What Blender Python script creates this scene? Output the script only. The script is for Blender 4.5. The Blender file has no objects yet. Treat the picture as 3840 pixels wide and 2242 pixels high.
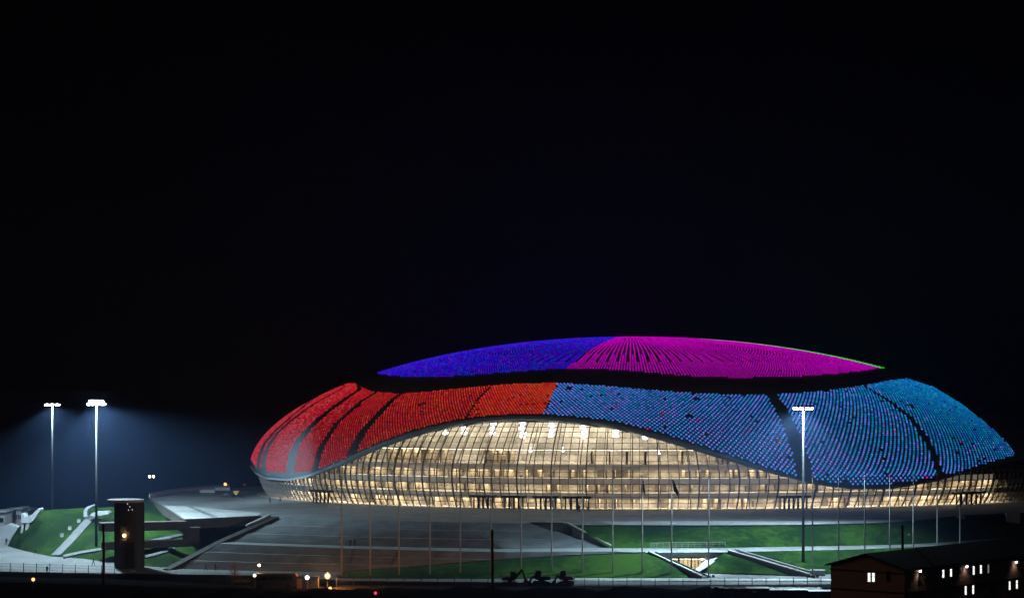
import bpy, math, random
import numpy as np
from mathutils import Vector
random.seed(7)
RNG = np.random.default_rng(7)
R = math.radians

# ------------------------------------------------------------------ scene, camera
S = bpy.context.scene
C = S.collection
F, YH, CAMZ = 8400.0, 1427.0, 30.0          # focal length and horizon row in photo pixels (3840 wide), camera height
cd = bpy.data.cameras.new('camera')
cam = bpy.data.objects.new('camera', cd)
C.objects.link(cam)
cam.location = (0, 0, CAMZ)
cam.rotation_euler = (R(90), 0, 0)
cd.sensor_width = 36
cd.lens = 36 * F / 3840
cd.shift_y = (YH - 1121) / 3840
cd.clip_start = 1
cd.clip_end = 30000
S.camera = cam
S.view_settings.view_transform = 'Standard'
S.view_settings.look = 'None'
S.view_settings.exposure = 0
S.view_settings.gamma = 1
S.view_settings.use_curve_mapping = False
S.cycles.use_denoising = True
try:
    S.cycles.denoiser = 'OPENIMAGEDENOISE'
except Exception:
    pass
S.cycles.max_bounces = 8
S.cycles.transparent_max_bounces = 16
S.cycles.volume_bounces = 0
S.cycles.sample_clamp_indirect = 4
S.cycles.caustics_reflective = False
S.cycles.caustics_refractive = False

w = bpy.data.worlds.new('World')
S.world = w
w.use_nodes = True
nt = w.node_tree
bg = nt.nodes['Background']
sky = nt.nodes.new('ShaderNodeTexSky')
sky.sky_type = 'NISHITA'
sky.sun_disc = False
sky.sun_elevation = R(-6)
sky.sun_rotation = R(200)
nt.links.new(sky.outputs[0], bg.inputs[0])
bg.inputs[1].default_value = 0.0004


def P(px, py, z):
    """a photo pixel dropped on the level plane z"""
    d = F * (CAMZ - z) / (py - YH)
    return Vector(((px - 1920) / F * d, d, z))


def D(px, py, d):
    """a photo pixel at distance d"""
    return Vector(((px - 1920) / F * d, d, CAMZ - (py - YH) / F * d))


sun_d = bpy.data.lights.new('night_fill', 'SUN')      # added faint fill from behind the camera, in place of unseen town light
sun_d.energy = .065
sun_d.angle = R(40)
sun_d.color = (1, .88, .76)
sun_o = bpy.data.objects.new('night_fill', sun_d)
C.objects.link(sun_o)
sun_o.rotation_euler = (R(52), 0, R(-35))

# ------------------------------------------------------------------ materials
MATS = {}


def mat(name, col, rough=0.8, metal=0.0, var=0.0, scale=1.0, bump=0.0, spec=0.5, coat=0.0, col2=None, bscale=None):
    m = bpy.data.materials.new(name)
    m.use_nodes = True
    t = m.node_tree
    b = t.nodes['Principled BSDF']
    b.inputs['Base Color'].default_value = (*col, 1)
    b.inputs['Roughness'].default_value = rough
    b.inputs['Metallic'].default_value = metal
    b.inputs['Specular IOR Level'].default_value = spec
    b.inputs['Coat Weight'].default_value = coat
    tc = t.nodes.new('ShaderNodeTexCoord')
    if var:
        n = t.nodes.new('ShaderNodeTexNoise')
        n.inputs['Scale'].default_value = scale
        n.inputs['Detail'].default_value = 8
        n.inputs['Roughness'].default_value = 0.65
        t.links.new(tc.outputs['Object'], n.inputs['Vector'])
        r = t.nodes.new('ShaderNodeValToRGB')
        c2 = col2 or col
        r.color_ramp.elements[0].position = 0.3
        r.color_ramp.elements[1].position = 0.7
        r.color_ramp.elements[0].color = (*[max(0, c * (1 - var)) for c in col], 1)
        r.color_ramp.elements[1].color = (*[min(1, c * (1 + var)) for c in c2], 1)
        t.links.new(n.outputs['Fac'], r.inputs[0])
        t.links.new(r.outputs[0], b.inputs['Base Color'])
    if bump:
        n2 = t.nodes.new('ShaderNodeTexNoise')
        n2.inputs['Scale'].default_value = bscale or scale * 6
        n2.inputs['Detail'].default_value = 5
        t.links.new(tc.outputs['Object'], n2.inputs['Vector'])
        bp = t.nodes.new('ShaderNodeBump')
        bp.inputs['Strength'].default_value = bump
        bp.inputs['Distance'].default_value = 0.3
        t.links.new(n2.outputs['Fac'], bp.inputs['Height'])
        t.links.new(bp.outputs[0], b.inputs['Normal'])
    MATS[name] = m
    return m


def emit(name, col, strength, sample=True):
    m = bpy.data.materials.new(name)
    m.use_nodes = True
    t = m.node_tree
    t.nodes.remove(t.nodes['Principled BSDF'])
    e = t.nodes.new('ShaderNodeEmission')
    e.inputs[0].default_value = (*col, 1)
    e.inputs[1].default_value = strength
    t.links.new(e.outputs[0], t.nodes['Material Output'].inputs[0])
    if not sample:
        m.cycles.emission_sampling = 'NONE'
    MATS[name] = m
    return m


def brick_mat(name, c1, c2, mortar, sx):
    m = mat(name, c1, 0.9)
    t = m.node_tree
    b = t.nodes['Principled BSDF']
    tc = t.nodes['Texture Coordinate']
    mp = t.nodes.new('ShaderNodeMapping')
    mp.inputs['Rotation'].default_value = (R(90), 0, 0)
    t.links.new(tc.outputs['Object'], mp.inputs[0])
    br = t.nodes.new('ShaderNodeTexBrick')
    br.inputs['Color1'].default_value = (*c1, 1)
    br.inputs['Color2'].default_value = (*c2, 1)
    br.inputs['Mortar'].default_value = (*mortar, 1)
    br.inputs['Scale'].default_value = sx
    t.links.new(mp.outputs[0], br.inputs['Vector'])
    t.links.new(br.outputs[0], b.inputs['Base Color'])
    return m


def grass_mat(name, a, b_):
    m = mat(name, a, 0.95, spec=0.1)
    t = m.node_tree
    b = t.nodes['Principled BSDF']
    tc = t.nodes['Texture Coordinate']
    out = None
    for sc, f in ((0.08, .5), (0.9, .5), (6.0, .45)):
        n = t.nodes.new('ShaderNodeTexNoise')
        n.inputs['Scale'].default_value = sc
        n.inputs['Detail'].default_value = 6
        t.links.new(tc.outputs['Object'], n.inputs['Vector'])
        if out is None:
            out = n.outputs['Fac']
        else:
            mx = t.nodes.new('ShaderNodeMath')
            mx.operation = 'MULTIPLY_ADD'
            mx.inputs[1].default_value = 0.6
            t.links.new(n.outputs['Fac'], mx.inputs[0])
            t.links.new(out, mx.inputs[2])
            out = mx.outputs[0]
    r = t.nodes.new('ShaderNodeValToRGB')
    r.color_ramp.elements[0].position = 0.75
    r.color_ramp.elements[1].position = 1.45 if False else 1.0
    mr = t.nodes.new('ShaderNodeMapRange')
    mr.inputs[1].default_value = 0.93
    mr.inputs[2].default_value = 1.27
    t.links.new(out, mr.inputs[0])
    t.links.new(mr.outputs[0], r.inputs[0])
    r.color_ramp.elements[0].position = 0.22
    r.color_ramp.elements[1].position = 0.80
    r.color_ramp.elements[0].color = (*a, 1)
    r.color_ramp.elements[1].color = (*b_, 1)
    t.links.new(r.outputs[0], b.inputs['Base Color'])
    bp = t.nodes.new('ShaderNodeBump')
    bp.inputs['Strength'].default_value = 0.8
    bp.inputs['Distance'].default_value = 0.15
    n = t.nodes.new('ShaderNodeTexNoise')
    n.inputs['Scale'].default_value = 9
    t.links.new(tc.outputs['Object'], n.inputs['Vector'])
    t.links.new(n.outputs['Fac'], bp.inputs['Height'])
    t.links.new(bp.outputs[0], b.inputs['Normal'])
    return m


def attr_emit(name, strength, attr='glow'):
    m = emit(name, (1, 1, 1), strength, False)
    t = m.node_tree
    a = t.nodes.new('ShaderNodeAttribute')
    a.attribute_name = attr
    t.links.new(a.outputs['Color'], t.nodes['Emission'].inputs[0])
    return m


def pave_mat(name, col, col2, joint, size):
    """paving: slab joints in two directions plus stains"""
    m = mat(name, col, 0.75, var=0.35, scale=0.12, bump=0.15, bscale=2.0)
    t = m.node_tree
    b = t.nodes['Principled BSDF']
    ramp = [n for n in t.nodes if n.bl_idname == 'ShaderNodeValToRGB'][0]
    tc = t.nodes['Texture Coordinate']
    br = t.nodes.new('ShaderNodeTexBrick')
    br.offset = 0.5
    br.inputs['Scale'].default_value = 1.0 / size
    br.inputs['Color1'].default_value = (1, 1, 1, 1)
    br.inputs['Color2'].default_value = (*col2, 1)
    br.inputs['Mortar'].default_value = (*joint, 1)
    br.inputs['Mortar Size'].default_value = 0.02
    t.links.new(tc.outputs['Object'], br.inputs['Vector'])
    mx = t.nodes.new('ShaderNodeMix')
    mx.data_type = 'RGBA'
    mx.blend_type = 'MULTIPLY'
    mx.inputs[0].default_value = 1
    t.links.new(ramp.outputs[0], mx.inputs[6])
    t.links.new(br.outputs[0], mx.inputs[7])
    t.links.new(mx.outputs[2], b.inputs['Base Color'])
    return m


# ------------------------------------------------------------------ mesh builder
class MB:
    def __init__(s):
        s.v, s.f, s.e = [], [], []

    def add(s, vs, fs):
        o = len(s.v)
        s.v += [tuple(v) for v in vs]
        s.f += [tuple(o + i for i in f) for f in fs]
        return s

    def box(s, c, size, rz=0.0, ax=None):
        hx, hy, hz = size[0] / 2, size[1] / 2, size[2] / 2
        if ax is None:
            ax = (Vector((math.cos(rz), math.sin(rz), 0)), Vector((-math.sin(rz), math.cos(rz), 0)), Vector((0, 0, 1)))
        c = Vector(c)
        vs = [c + ax[0] * (hx * i) + ax[1] * (hy * j) + ax[2] * (hz * k) for k in (-1, 1) for j in (-1, 1) for i in (-1, 1)]
        return s.add(vs, [(0, 2, 3, 1), (4, 5, 7, 6), (0, 1, 5, 4), (2, 6, 7, 3), (0, 4, 6, 2), (1, 3, 7, 5)])

    def bar(s, a, b, wd, ht=None, up=Vector((0, 0, 1))):
        a, b = Vector(a), Vector(b)
        t = (b - a)
        L = t.length
        t = t.normalized()
        if abs(t.dot(up)) > 0.99:
            up = Vector((0, 1, 0))
        x = t.cross(up).normalized()
        y = x.cross(t).normalized()
        return s.box((a + b) / 2, (L, wd, ht or wd), ax=(t, x, y))

    def tube(s, pts, rads, n=10, cap=True):
        pts = [Vector(p) for p in pts]
        if not hasattr(rads, '__len__'):
            rads = [rads] * len(pts)
        o = len(s.v)
        for i, p in enumerate(pts):
            t = (pts[min(i + 1, len(pts) - 1)] - pts[max(i - 1, 0)]).normalized()
            up = Vector((0, 0, 1)) if abs(t.z) < 0.95 else Vector((1, 0, 0))
            x = t.cross(up).normalized()
            y = x.cross(t)
            for k in range(n):
                a = 2 * math.pi * k / n
                s.v.append(tuple(p + (x * math.cos(a) + y * math.sin(a)) * rads[i]))
        for i in range(len(pts) - 1):
            for k in range(n):
                s.f.append((o + i * n + k, o + i * n + (k + 1) % n, o + (i + 1) * n + (k + 1) % n, o + (i + 1) * n + k))
        if cap:
            s.f.append(tuple(o + k for k in range(n))[::-1])
            s.f.append(tuple(o + (len(pts) - 1) * n + k for k in range(n)))
        return s

    def ball(s, c, r, n=10, m=6, sz=1.0):
        pts = []
        rr = []
        for i in range(m + 1):
            a = -math.pi / 2 + math.pi * i / m
            pts.append((c[0], c[1], c[2] + r * sz * math.sin(a)))
            rr.append(max(1e-3, r * math.cos(a)))
        o = len(s.v)
        for p, q in zip(pts, rr):
            for k in range(n):
                a = 2 * math.pi * k / n
                s.v.append((p[0] + q * math.cos(a), p[1] + q * math.sin(a), p[2]))
        for i in range(m):
            for k in range(n):
                s.f.append((o + i * n + k, o + i * n + (k + 1) % n, o + (i + 1) * n + (k + 1) % n, o + (i + 1) * n + k))
        return s

    def loft(s, rows):
        """rows: lists of equally many points"""
        o = len(s.v)
        n = len(rows[0])
        for r in rows:
            s.v += [tuple(p) for p in r]
        for i in range(len(rows) - 1):
            for k in range(n - 1):
                a = o + i * n + k
                s.f.append((a, a + 1, a + n + 1, a + n))
        return s

    def prism(s, outline, dvec):
        """outline: 3D ring extruded along dvec"""
        n = len(outline)
        a = [Vector(p) for p in outline]
        b = [p + Vector(dvec) for p in a]
        return s.add(a + b, [tuple(range(n))[::-1], tuple(range(n, 2 * n))] + [(i, (i + 1) % n, n + (i + 1) % n, n + i) for i in range(n)])


def obj(name, mb, m, parent=None, smooth=False, local=False, origin=None):
    me = bpy.data.meshes.new(name)
    vs = np.array(mb.v, dtype=float)
    if not local:
        if parent is not None:
            off = np.array(WORLD[parent.name])
        elif origin is not None:
            off = np.array(origin)
        else:
            off = np.array([(vs[:, 0].min() + vs[:, 0].max()) / 2, (vs[:, 1].min() + vs[:, 1].max()) / 2, vs[:, 2].min()])
        vs = vs - off
    else:
        off = np.zeros(3)
    me.from_pydata([tuple(v) for v in vs], [], mb.f)
    me.update()
    if smooth:
        me.polygons.foreach_set('use_smooth', [True] * len(me.polygons))
    o = bpy.data.objects.new(name, me)
    C.objects.link(o)
    me.materials.append(m)
    if parent is not None:
        o.parent = parent
        WORLD[o.name] = WORLD[parent.name]
    else:
        o.location = off
        WORLD[o.name] = tuple(off)
    return o


WORLD = {}


def tag(o, label, cat, group=None):
    o['label'] = label
    o['category'] = cat
    if group:
        o['group'] = group
    return o


def thing(name, loc, label, cat, group=None, rz=0.0):
    o = bpy.data.objects.new(name, None)
    C.objects.link(o)
    o.empty_display_size = 0.5
    o.location = loc
    o.rotation_euler = (0, 0, rz)
    WORLD[o.name] = tuple(loc)
    return tag(o, label, cat, group)


def struct(name, mb, m, smooth=False, kind='structure'):
    o = obj(name, mb, m, smooth=smooth)
    o['kind'] = kind
    return o


def dup(root, loc, label, rz=None):
    r = root.copy()
    C.objects.link(r)
    r.location = loc
    if rz is not None:
        r.rotation_euler = (0, 0, rz)
    r['label'] = label
    WORLD[r.name] = tuple(loc)
    for ch in list(root.children):
        c = ch.copy()
        C.objects.link(c)
        c.parent = r
        for g in ch.children:
            d = g.copy()
            C.objects.link(d)
            d.parent = c
    return r


def dens(pts, n=12):
    out = []
    for a, b in zip(pts[:-1], pts[1:]):
        for i in range(n):
            t = i / n
            out.append(tuple(a[k] + (b[k] - a[k]) * t for k in range(len(a))))
    out.append(tuple(pts[-1]))
    return out


def lerp_poly(poly, n):
    """resample a list of Vectors at n even parameters by length"""
    poly = [Vector(p) for p in poly]
    L = [0]
    for a, b in zip(poly[:-1], poly[1:]):
        L.append(L[-1] + (b - a).length)
    out = []
    for i in range(n):
        t = L[-1] * i / (n - 1)
        for k in range(len(poly) - 1):
            if t <= L[k + 1] + 1e-9:
                u = (t - L[k]) / max(1e-9, L[k + 1] - L[k])
                out.append(poly[k].lerp(poly[k + 1], u))
                break
    return out


# ------------------------------------------------------------------ palette
M_pave = pave_mat('podium_paving', (.25, .27, .28), (.82, .82, .82), (.45, .45, .45), 3.0)
M_bright = pave_mat('bright_paving', (.56, .58, .58), (.9, .9, .9), (.6, .6, .6), 2.0)
M_pale = pave_mat('pale_paving', (.30, .32, .32), (.9, .9, .9), (.6, .6, .6), 2.0)
M_step = mat('granite_steps', (.17, .195, .21), 0.7, var=0.4, scale=0.25, bump=0.2)
M_path = pave_mat('path_slabs', (.17, .18, .19), (.85, .85, .85), (.5, .5, .5), 1.5)
M_plaza = pave_mat('plaza_paving', (.21, .215, .22), (.85, .85, .85), (.5, .5, .5), 2.5)
M_asph = mat('asphalt', (.03, .028, .027), 0.9, var=0.4, scale=0.3, bump=0.3, spec=0.0)
M_tower = mat('tower_cladding', (.06, .058, .066), 0.6, metal=0.0, var=0.4, scale=1.5, spec=0.3)
M_soil = mat('dark_soil', (.006, .005, .0044), 0.95, var=0.6, scale=0.3, bump=0.9, spec=0.0)
M_grass = grass_mat('grass_blades', (.008, .033, .007), (.036, .090, .012))
M_conc = mat('concrete', (.11, .095, .085), 0.85, var=0.35, scale=0.5, bump=0.2)
M_lconc = mat('light_concrete', (.42, .42, .41), 0.8, var=0.2, scale=0.6, bump=0.2)
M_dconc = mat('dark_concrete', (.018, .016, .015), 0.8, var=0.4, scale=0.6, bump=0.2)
M_white = mat('white_panels', (.5, .52, .55), 0.5, var=0.08, scale=0.8)
M_black = mat('black_steel', (.012, .012, .014), 0.45, var=0.3, scale=2)
M_steel = mat('grey_steel', (.30, .31, .32), 0.5, metal=0.3, var=0.25, scale=1.5)
M_dsteel = mat('dark_steel', (.06, .06, .065), 0.45, metal=0.4, var=0.3, scale=1.5)
M_pole = mat('pole_paint', (.30, .29, .285), 0.5, metal=0.0, var=0.15, scale=1.2)
M_wood = mat('tarred_wood', (.045, .03, .022), 0.9, var=0.5, scale=1.2, bump=0.4)
M_shell = mat('shell_skin', (.15, .19, .225), 0.30, var=0.25, scale=0.06, coat=0.8, spec=0.6)
M_shell.node_tree.nodes['Principled BSDF'].inputs['Coat Roughness'].default_value = .1
M_mast = mat('galvanised_mast', (.032, .033, .036), 0.6, metal=0.2, var=0.2, scale=1.0)
M_rim = mat('shell_rim', (.36, .43, .5), 0.4, var=0.2, scale=0.1, coat=0.2)
M_band = mat('ring_band_metal', (.13, .10, .09), 0.38, var=0.35, scale=0.15, coat=0.3)
M_mull = mat('mullion_metal', (.15, .14, .14), 0.55, var=0.2, scale=1)
M_beige = mat('lobby_wall', (.62, .57, .47), 0.85, var=0.35, scale=0.22, col2=(.72, .67, .57))
M_fascia = mat('slab_fascia', (.42, .38, .33), 0.8, var=0.25, scale=0.3)
M_spanglow = mat('spandrel_added_glow', (.45, .42, .38), 0.7, var=0.3, scale=0.3)
M_spanglow.node_tree.nodes['Principled BSDF'].inputs['Emission Color'].default_value = (1, .84, .66, 1)
M_spanglow.node_tree.nodes['Principled BSDF'].inputs['Emission Strength'].default_value = .25  # added glow in the spandrels themselves, standing in for light on them
M_spanglow.cycles.emission_sampling = 'NONE'
M_vest = mat('dark_clothes', (.02, .02, .024), 0.9)
M_yellow = mat('yellow_paint', (.75, .55, .12), 0.5, var=0.15, scale=2)
M_orange = mat('faded_orange_paint', (.35, .12, .03), 0.6, var=0.3, scale=2)
M_rubber = mat('rubber', (.015, .015, .016), 0.9)
M_dglass = mat('dark_glass', (.01, .012, .015), 0.08, spec=0.8)
M_brick = brick_mat('red_brick', (.36, .17, .12), (.42, .22, .155), (.28, .24, .21), 2.6)
M_roof = mat('black_roofing', (.012, .012, .013), 0.8, var=0.3, scale=1)
M_blue = mat('blue_cloth', (.02, .03, .14), 0.9, var=0.3, scale=3)
M_redpl = mat('red_plastic', (.4, .03, .02), 0.5)

E_flood = emit('flood_lens', (.86, .93, 1.0), 60, False)
E_sod = emit('sodium_lens', (1, .52, .16), 60, False)
E_warm = emit('warm_lens', (1, .8, .5), 14, False)
E_wht = emit('white_lens', (.95, .97, 1), 14, False)
E_or = emit('orange_lens', (1, .33, .1), 5, False)
E_red = emit('red_lens', (1, .03, .08), 3, False)
E_win = emit('lit_window_pane', (1, .98, .95), 1.6, False)

# ------------------------------------------------------------------ ground
g = MB().add([(-9000, 50, -8.0), (9000, 50, -8.0), (9000, 9000, -8.0), (-9000, 9000, -8.0)], [(0, 1, 2, 3)])
struct('ground', g, M_soil)

# plaza paving at the foot of the podium
pz = [P(-250, 2100, -7.99), P(-250, 2138, -7.99), P(430, 2148, -7.99), P(700, 2152, -7.99), P(1000, 2156, -7.99), P(1280, 2176, -7.99), P(1700, 2180, -7.99), P(2140, 2184, -7.99), P(2165, 2204, -7.99), P(3200, 2204, -7.99),
      P(4000, 2190, -7.99), P(4000, 2060, -7.99), P(2400, 2075, -7.99), P(640, 2060, -7.99), P(430, 1990, -7.99), P(-100, 1950, -7.99), P(-250, 1950, -7.99)]
struct('plaza', MB().add(pz, [tuple(range(len(pz)))]), M_plaza)
# brown access road in front of it
rd = [P(-250, 2157, -7.98), P(440, 2170, -7.98), P(900, 2192, -7.98), P(1700, 2196, -7.98), P(3250, 2188, -7.98), P(3250, 2210, -7.98), P(1700, 2218, -7.98),
      P(900, 2214, -7.98), P(440, 2192, -7.98), P(-250, 2176, -7.98)]
struct('road', MB().add(rd, [tuple(range(len(rd)))]), M_asph)
# pale kerb strip in front of the lawns
ks = MB()
for a, b in ((2150, 2650), (2650, 3140)):
    A, B = P(a, 2169, -7.97), P(b, 2171, -7.97)
    ks.box(((A + B) / 2) + Vector((0, -2.2, 0.05)), ((B - A).length, 4.4, 0.14), rz=math.atan2(B.y - A.y, B.x - A.x))
struct('pavement', ks, M_bright)

# podium slab (z = 0) with its front wall
pod = [(560, 1868), (690, 1950), (975, 1936), (1050, 1936), (1300, 1945), (1600, 1955), (1985, 1961), (2110, 1967), (2600, 1969), (3000, 1967), (3300, 1960),
       (3450, 1950), (3590, 1932), (3700, 1926), (4000, 1916)]
top = [P(x, y, 0) for x, y in pod] + [Vector((190, 600, 0)), Vector((150, 720, 0)), Vector((-40, 720, 0)), P(860, 1831, 0), P(700, 1843, 0)]
pb = MB().add(top, [tuple(range(len(top)))])
struct('podium_paving_ground', pb, M_pave)
t = thing('podium_wall', P(700, 1950, -2), 'brown concrete edge of the raised podium, from the left wing round to the dark bays on the right', 'retaining wall')
fw = MB()
edge = [P(x, y, -0.02) for x, y in pod]
fw.loft([edge[:3], [p - Vector((0, 0, 1.9)) for p in edge[:3]]])
e2 = [p + Vector((0, .3, 0)) for p in edge[2:]]
fw.loft([e2, [Vector((p.x, p.y, -8.0)) for p in e2]])
fw.loft([[P(560, 1868, -.02), edge[0]], [P(560, 1868, -1.9), edge[0] - Vector((0, 0, 1.9))]])
obj('wall_face', fw, M_conc, t)
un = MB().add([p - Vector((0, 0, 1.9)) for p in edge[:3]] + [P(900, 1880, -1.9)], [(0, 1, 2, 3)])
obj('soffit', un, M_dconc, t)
cp = MB()
for a, b in zip(edge[:2], edge[1:3]):
    cp.bar(a + Vector((0, 0, .12)), b + Vector((0, 0, .12)), 0.5, 0.25)
obj('coping', cp, M_conc, t)
bays = MB()
for x0, x1, y0, y1 in ((3625, 3652, 1940, 1972), (3670, 3772, 1930, 1985), (3826, 3900, 1922, 1985)):
    d = 497 if x0 < 3700 else 503
    A, B = D(x0, y0, d), D(x1, y1, d)
    bays.box(((A.x + B.x) / 2, d + .6, (A.z + B.z) / 2), (B.x - A.x, 1.0, A.z - B.z))
obj('dark_opening', bays, M_black, t)
pl = MB()
A, B = D(3588, 1934, 497), D(3620, 1980, 497)
pl.box(((A.x + B.x) / 2, 498, (A.z + B.z) / 2), (B.x - A.x, 2, A.z - B.z))
A, B = D(3775, 1924, 501), D(3825, 1986, 501)
pl.box(((A.x + B.x) / 2, 502, (A.z + B.z) / 2), (B.x - A.x, 2, A.z - B.z))
obj('pier', pl, M_lconc, t)

# lighter triangle and strips laid over the left wing
tr = [P(725, 1900, .006), P(980, 1922, .006), P(960, 1935, .006), P(830, 1942, .006)]
struct('pale_triangle', MB().add(tr, [(0, 1, 2, 3)]), M_bright)
tr = [P(565, 1868, .006), P(700, 1852, .006), P(860, 1850, .006), P(870, 1868, .006), P(700, 1876, .006)]
struct('pale_terrace_path', MB().add(tr, [(0, 1, 2, 3, 4)]), M_pale)
tr = [P(600, 1895, .006), P(700, 1898, .006), P(800, 1941, .006), P(688, 1947, .006)]
struct('pale_ramp_path', MB().add(tr, [(0, 1, 2, 3)]), M_bright)
tr = [P(2250, 1954, .006), P(3000, 1952, .006), P(3420, 1948, .006), P(3300, 1958, .006), P(3000, 1965, .006), P(2300, 1966, .006)]
struct('podium_edge_pavement', MB().add(tr, [tuple(range(6))]), M_bright)

# far parapet of the left wing
t = thing('parapet', P(700, 1843, 0), 'low pale parapet curving along the far edge of the left podium wing', 'parapet')
pp = MB()
pts = [P(560, 1867, 0), P(630, 1853, 0), P(700, 1843, 0), P(780, 1836, 0), P(860, 1831, 0)]
for a, b in zip(pts[:-1], pts[1:]):
    pp.bar(a + Vector((0, 0, .45)), b + Vector((0, 0, .45)), .35, .9)
obj('wall', pp, M_lconc, t)
pp = MB()
for a, b in zip(pts[:-1], pts[1:]):
    pp.bar(a + Vector((0, 0, 1.2)), b + Vector((0, 0, 1.2)), .12, .12)
for p in lerp_poly(pts, 24):
    pp.bar(p + Vector((0, 0, .9)), p + Vector((0, 0, 1.2)), .08)
obj('rail', pp, M_steel, t)

# ------------------------------------------------------------------ grand stair
N = 60
topc = lerp_poly([P(1050, 1936, 0), P(1300, 1945, 0), P(1600, 1955, 0), P(1985, 1961, 0)], N)
midc = lerp_poly([P(835, 2031, -4), P(1300, 2046, -4), P(1700, 2054, -4), P(1900, 2058, -4), P(2285, 2053, -4)], N)
mid2 = lerp_poly([P(826, 2037, -4), P(1300, 2055, -4), P(1700, 2065, -4), P(1900, 2068, -4), P(2300, 2066, -4), P(2425, 2069, -4)], N)
botc = lerp_poly([P(640, 2133, -8), P(900, 2140, -8), P(1290, 2146, -8), P(1900, 2160, -8), P(2425, 2165, -8)], N)


def flight(a, b, z0, z1, seq):
    """rows of points from curve a to b; seq = list of (share of run, share of drop) alternately tread, riser"""
    rows = []
    t = h = 0.0
    rows.append([Vector((*p.lerp(q, 0).xy, z0)) for p, q in zip(a, b)])
    for dt, dh in seq:
        t += dt
        rows.append([Vector((*p.lerp(q, min(1, t)).xy, z0 + (z1 - z0) * h)) for p, q in zip(a, b)])
        if dh:
            h += dh
            rows.append([Vector((*p.lerp(q, min(1, t + .0005)).xy, z0 + (z1 - z0) * h)) for p, q in zip(a, b)])
    return rows


def stepseq(nf, ns, land):
    """nf flights of ns steps, each ended by a landing"""
    seq = []
    tot = nf * (ns + land)
    for f in range(nf):
        for s in range(ns):
            seq.append((1 / tot, 1 / (nf * ns)))
        seq.append((land / tot, 0))
    return seq


t = thing('grand_staircase', P(1300, 2046, -4), 'wide dark granite staircase fanning down from the podium to the plaza', 'staircase')
obj('upper_flight', MB().loft(flight(topc, midc, 0, -4, stepseq(3, 9, 1.7))), M_step, t)
obj('landing', MB().loft([midc, mid2]), M_pale, t)
obj('lower_flight', MB().loft(flight(mid2, botc, -4, -8, stepseq(3, 9, 1.7))), M_step, t)

for a_c, b_c, za, zb in ((topc, midc, 0, -4), (mid2, botc, -4, -8)):
    for f_ in range(3):
        t1 = (f_ + 1) / 3
        t0 = t1 - 1.7 / (3 * 10.7)
        if f_ == 2 and zb == -4:
            continue
        zz = za + (zb - za) * t1 + .012
        obj('lit_landing_band', MB().loft([[Vector((*p.lerp(q, t_).xy, zz)) for p, q in zip(a_c, b_c)] for t_ in (t0 + .004, t1 - .002)]), M_pale, t)  # pale sheet puts the light caught by each landing into its colour

# stair cheek walls
t = thing('stair_wall', P(850, 2031, -4), 'dark sloping side wall along the left edge of the grand staircase', 'retaining wall')
a = [P(1046, 1936, 0.15), P(833, 2031, -3.8), P(640, 2133, -7.75)]
off = Vector((-1.6, .6, 0))
wb = MB()
rows = [[Vector((p.x, p.y, -8)) for p in a], a, [p + off for p in a], [Vector((*(p + off).xy, -8)) for p in a]]
wb.loft(rows)
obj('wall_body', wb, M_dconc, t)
hb = MB()
q0, q1 = a[0] + off + Vector((-.5, .2, .25)), a[0].lerp(a[1], .42) + off + Vector((-.5, .2, .25))
hb.bar(q0, q1, .5, .4)
obj('coping', hb, M_lconc, t)

t = thing('stair_wall', P(2130, 2005, -2), 'brown sloping wall between the grand staircase and the upper lawn', 'retaining wall')
a = [P(1990, 1957, .25), P(2120, 1960, .35), P(2285, 2046, -3.6)]
b = [P(1985, 1961, -.3), P(2090, 2000, -2.6), P(2285, 2054, -4.3)]
a = lerp_poly(a, 14)
b = lerp_poly(b, 14)
obj('wall_body', MB().loft([b, a, [p + Vector((.6, .8, 0)) for p in a], [Vector((p.x + .6, p.y + .8, -5)) for p in a]]), M_conc, t)
hb = MB()
for p, q in zip(a[4:-1], a[5:]):
    hb.bar(p + Vector((.3, .3, .1)), q + Vector((.3, .3, .1)), .5, .2)
obj('coping', hb, M_lconc, t)

# ------------------------------------------------------------------ lawns
G = 40
# upper slope
ut = lerp_poly([P(2112, 1969, -.15), P(2600, 1971, -.15), P(3000, 1969, -.15), P(3300, 1962, -.15), P(3450, 1953, -.2), P(3590, 1936, -.3), P(4000, 1950, -2.2)], G)
ub = lerp_poly([P(2285, 2054, -3.98), P(2700, 2053, -3.98), P(3000, 2048, -3.98), P(3200, 2045, -3.98), P(3400, 2040, -3.98), P(3600, 2028, -3.98), P(4000, 1996, -3.98)], G)


def slope(a, b, n=10, bulge=.5, amp=.12):
    rows = []
    for i in range(n + 1):
        s = i / n
        rows.append([p.lerp(q, s) + Vector((0, 0, bulge * math.sin(math.pi * s) + (random.uniform(-amp, amp) if 0 < i < n else 0))) for p, q in zip(a, b)])
    return rows


struct('upper_lawn', MB().loft(slope(ut, ub)), M_grass, True)
# middle terrace path (z = -4)
pa = lerp_poly([P(2285, 2053, -3.99), P(2700, 2052, -3.99), P(3000, 2047, -3.99), P(3200, 2044, -3.99), P(3400, 2039, -3.99), P(3600, 2027, -3.99), P(4000, 1995, -3.99)], G)
pbm = lerp_poly([P(2290, 2066, -3.99), P(2420, 2071, -3.99), P(2720, 2069, -3.99), P(3000, 2063, -3.99), P(3200, 2059, -3.99), P(3400, 2051, -3.99), P(3600, 2041, -3.99), P(4000, 2009, -3.99)], G)
struct('terrace_path', MB().loft([pa, pbm]), M_pale)
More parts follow.
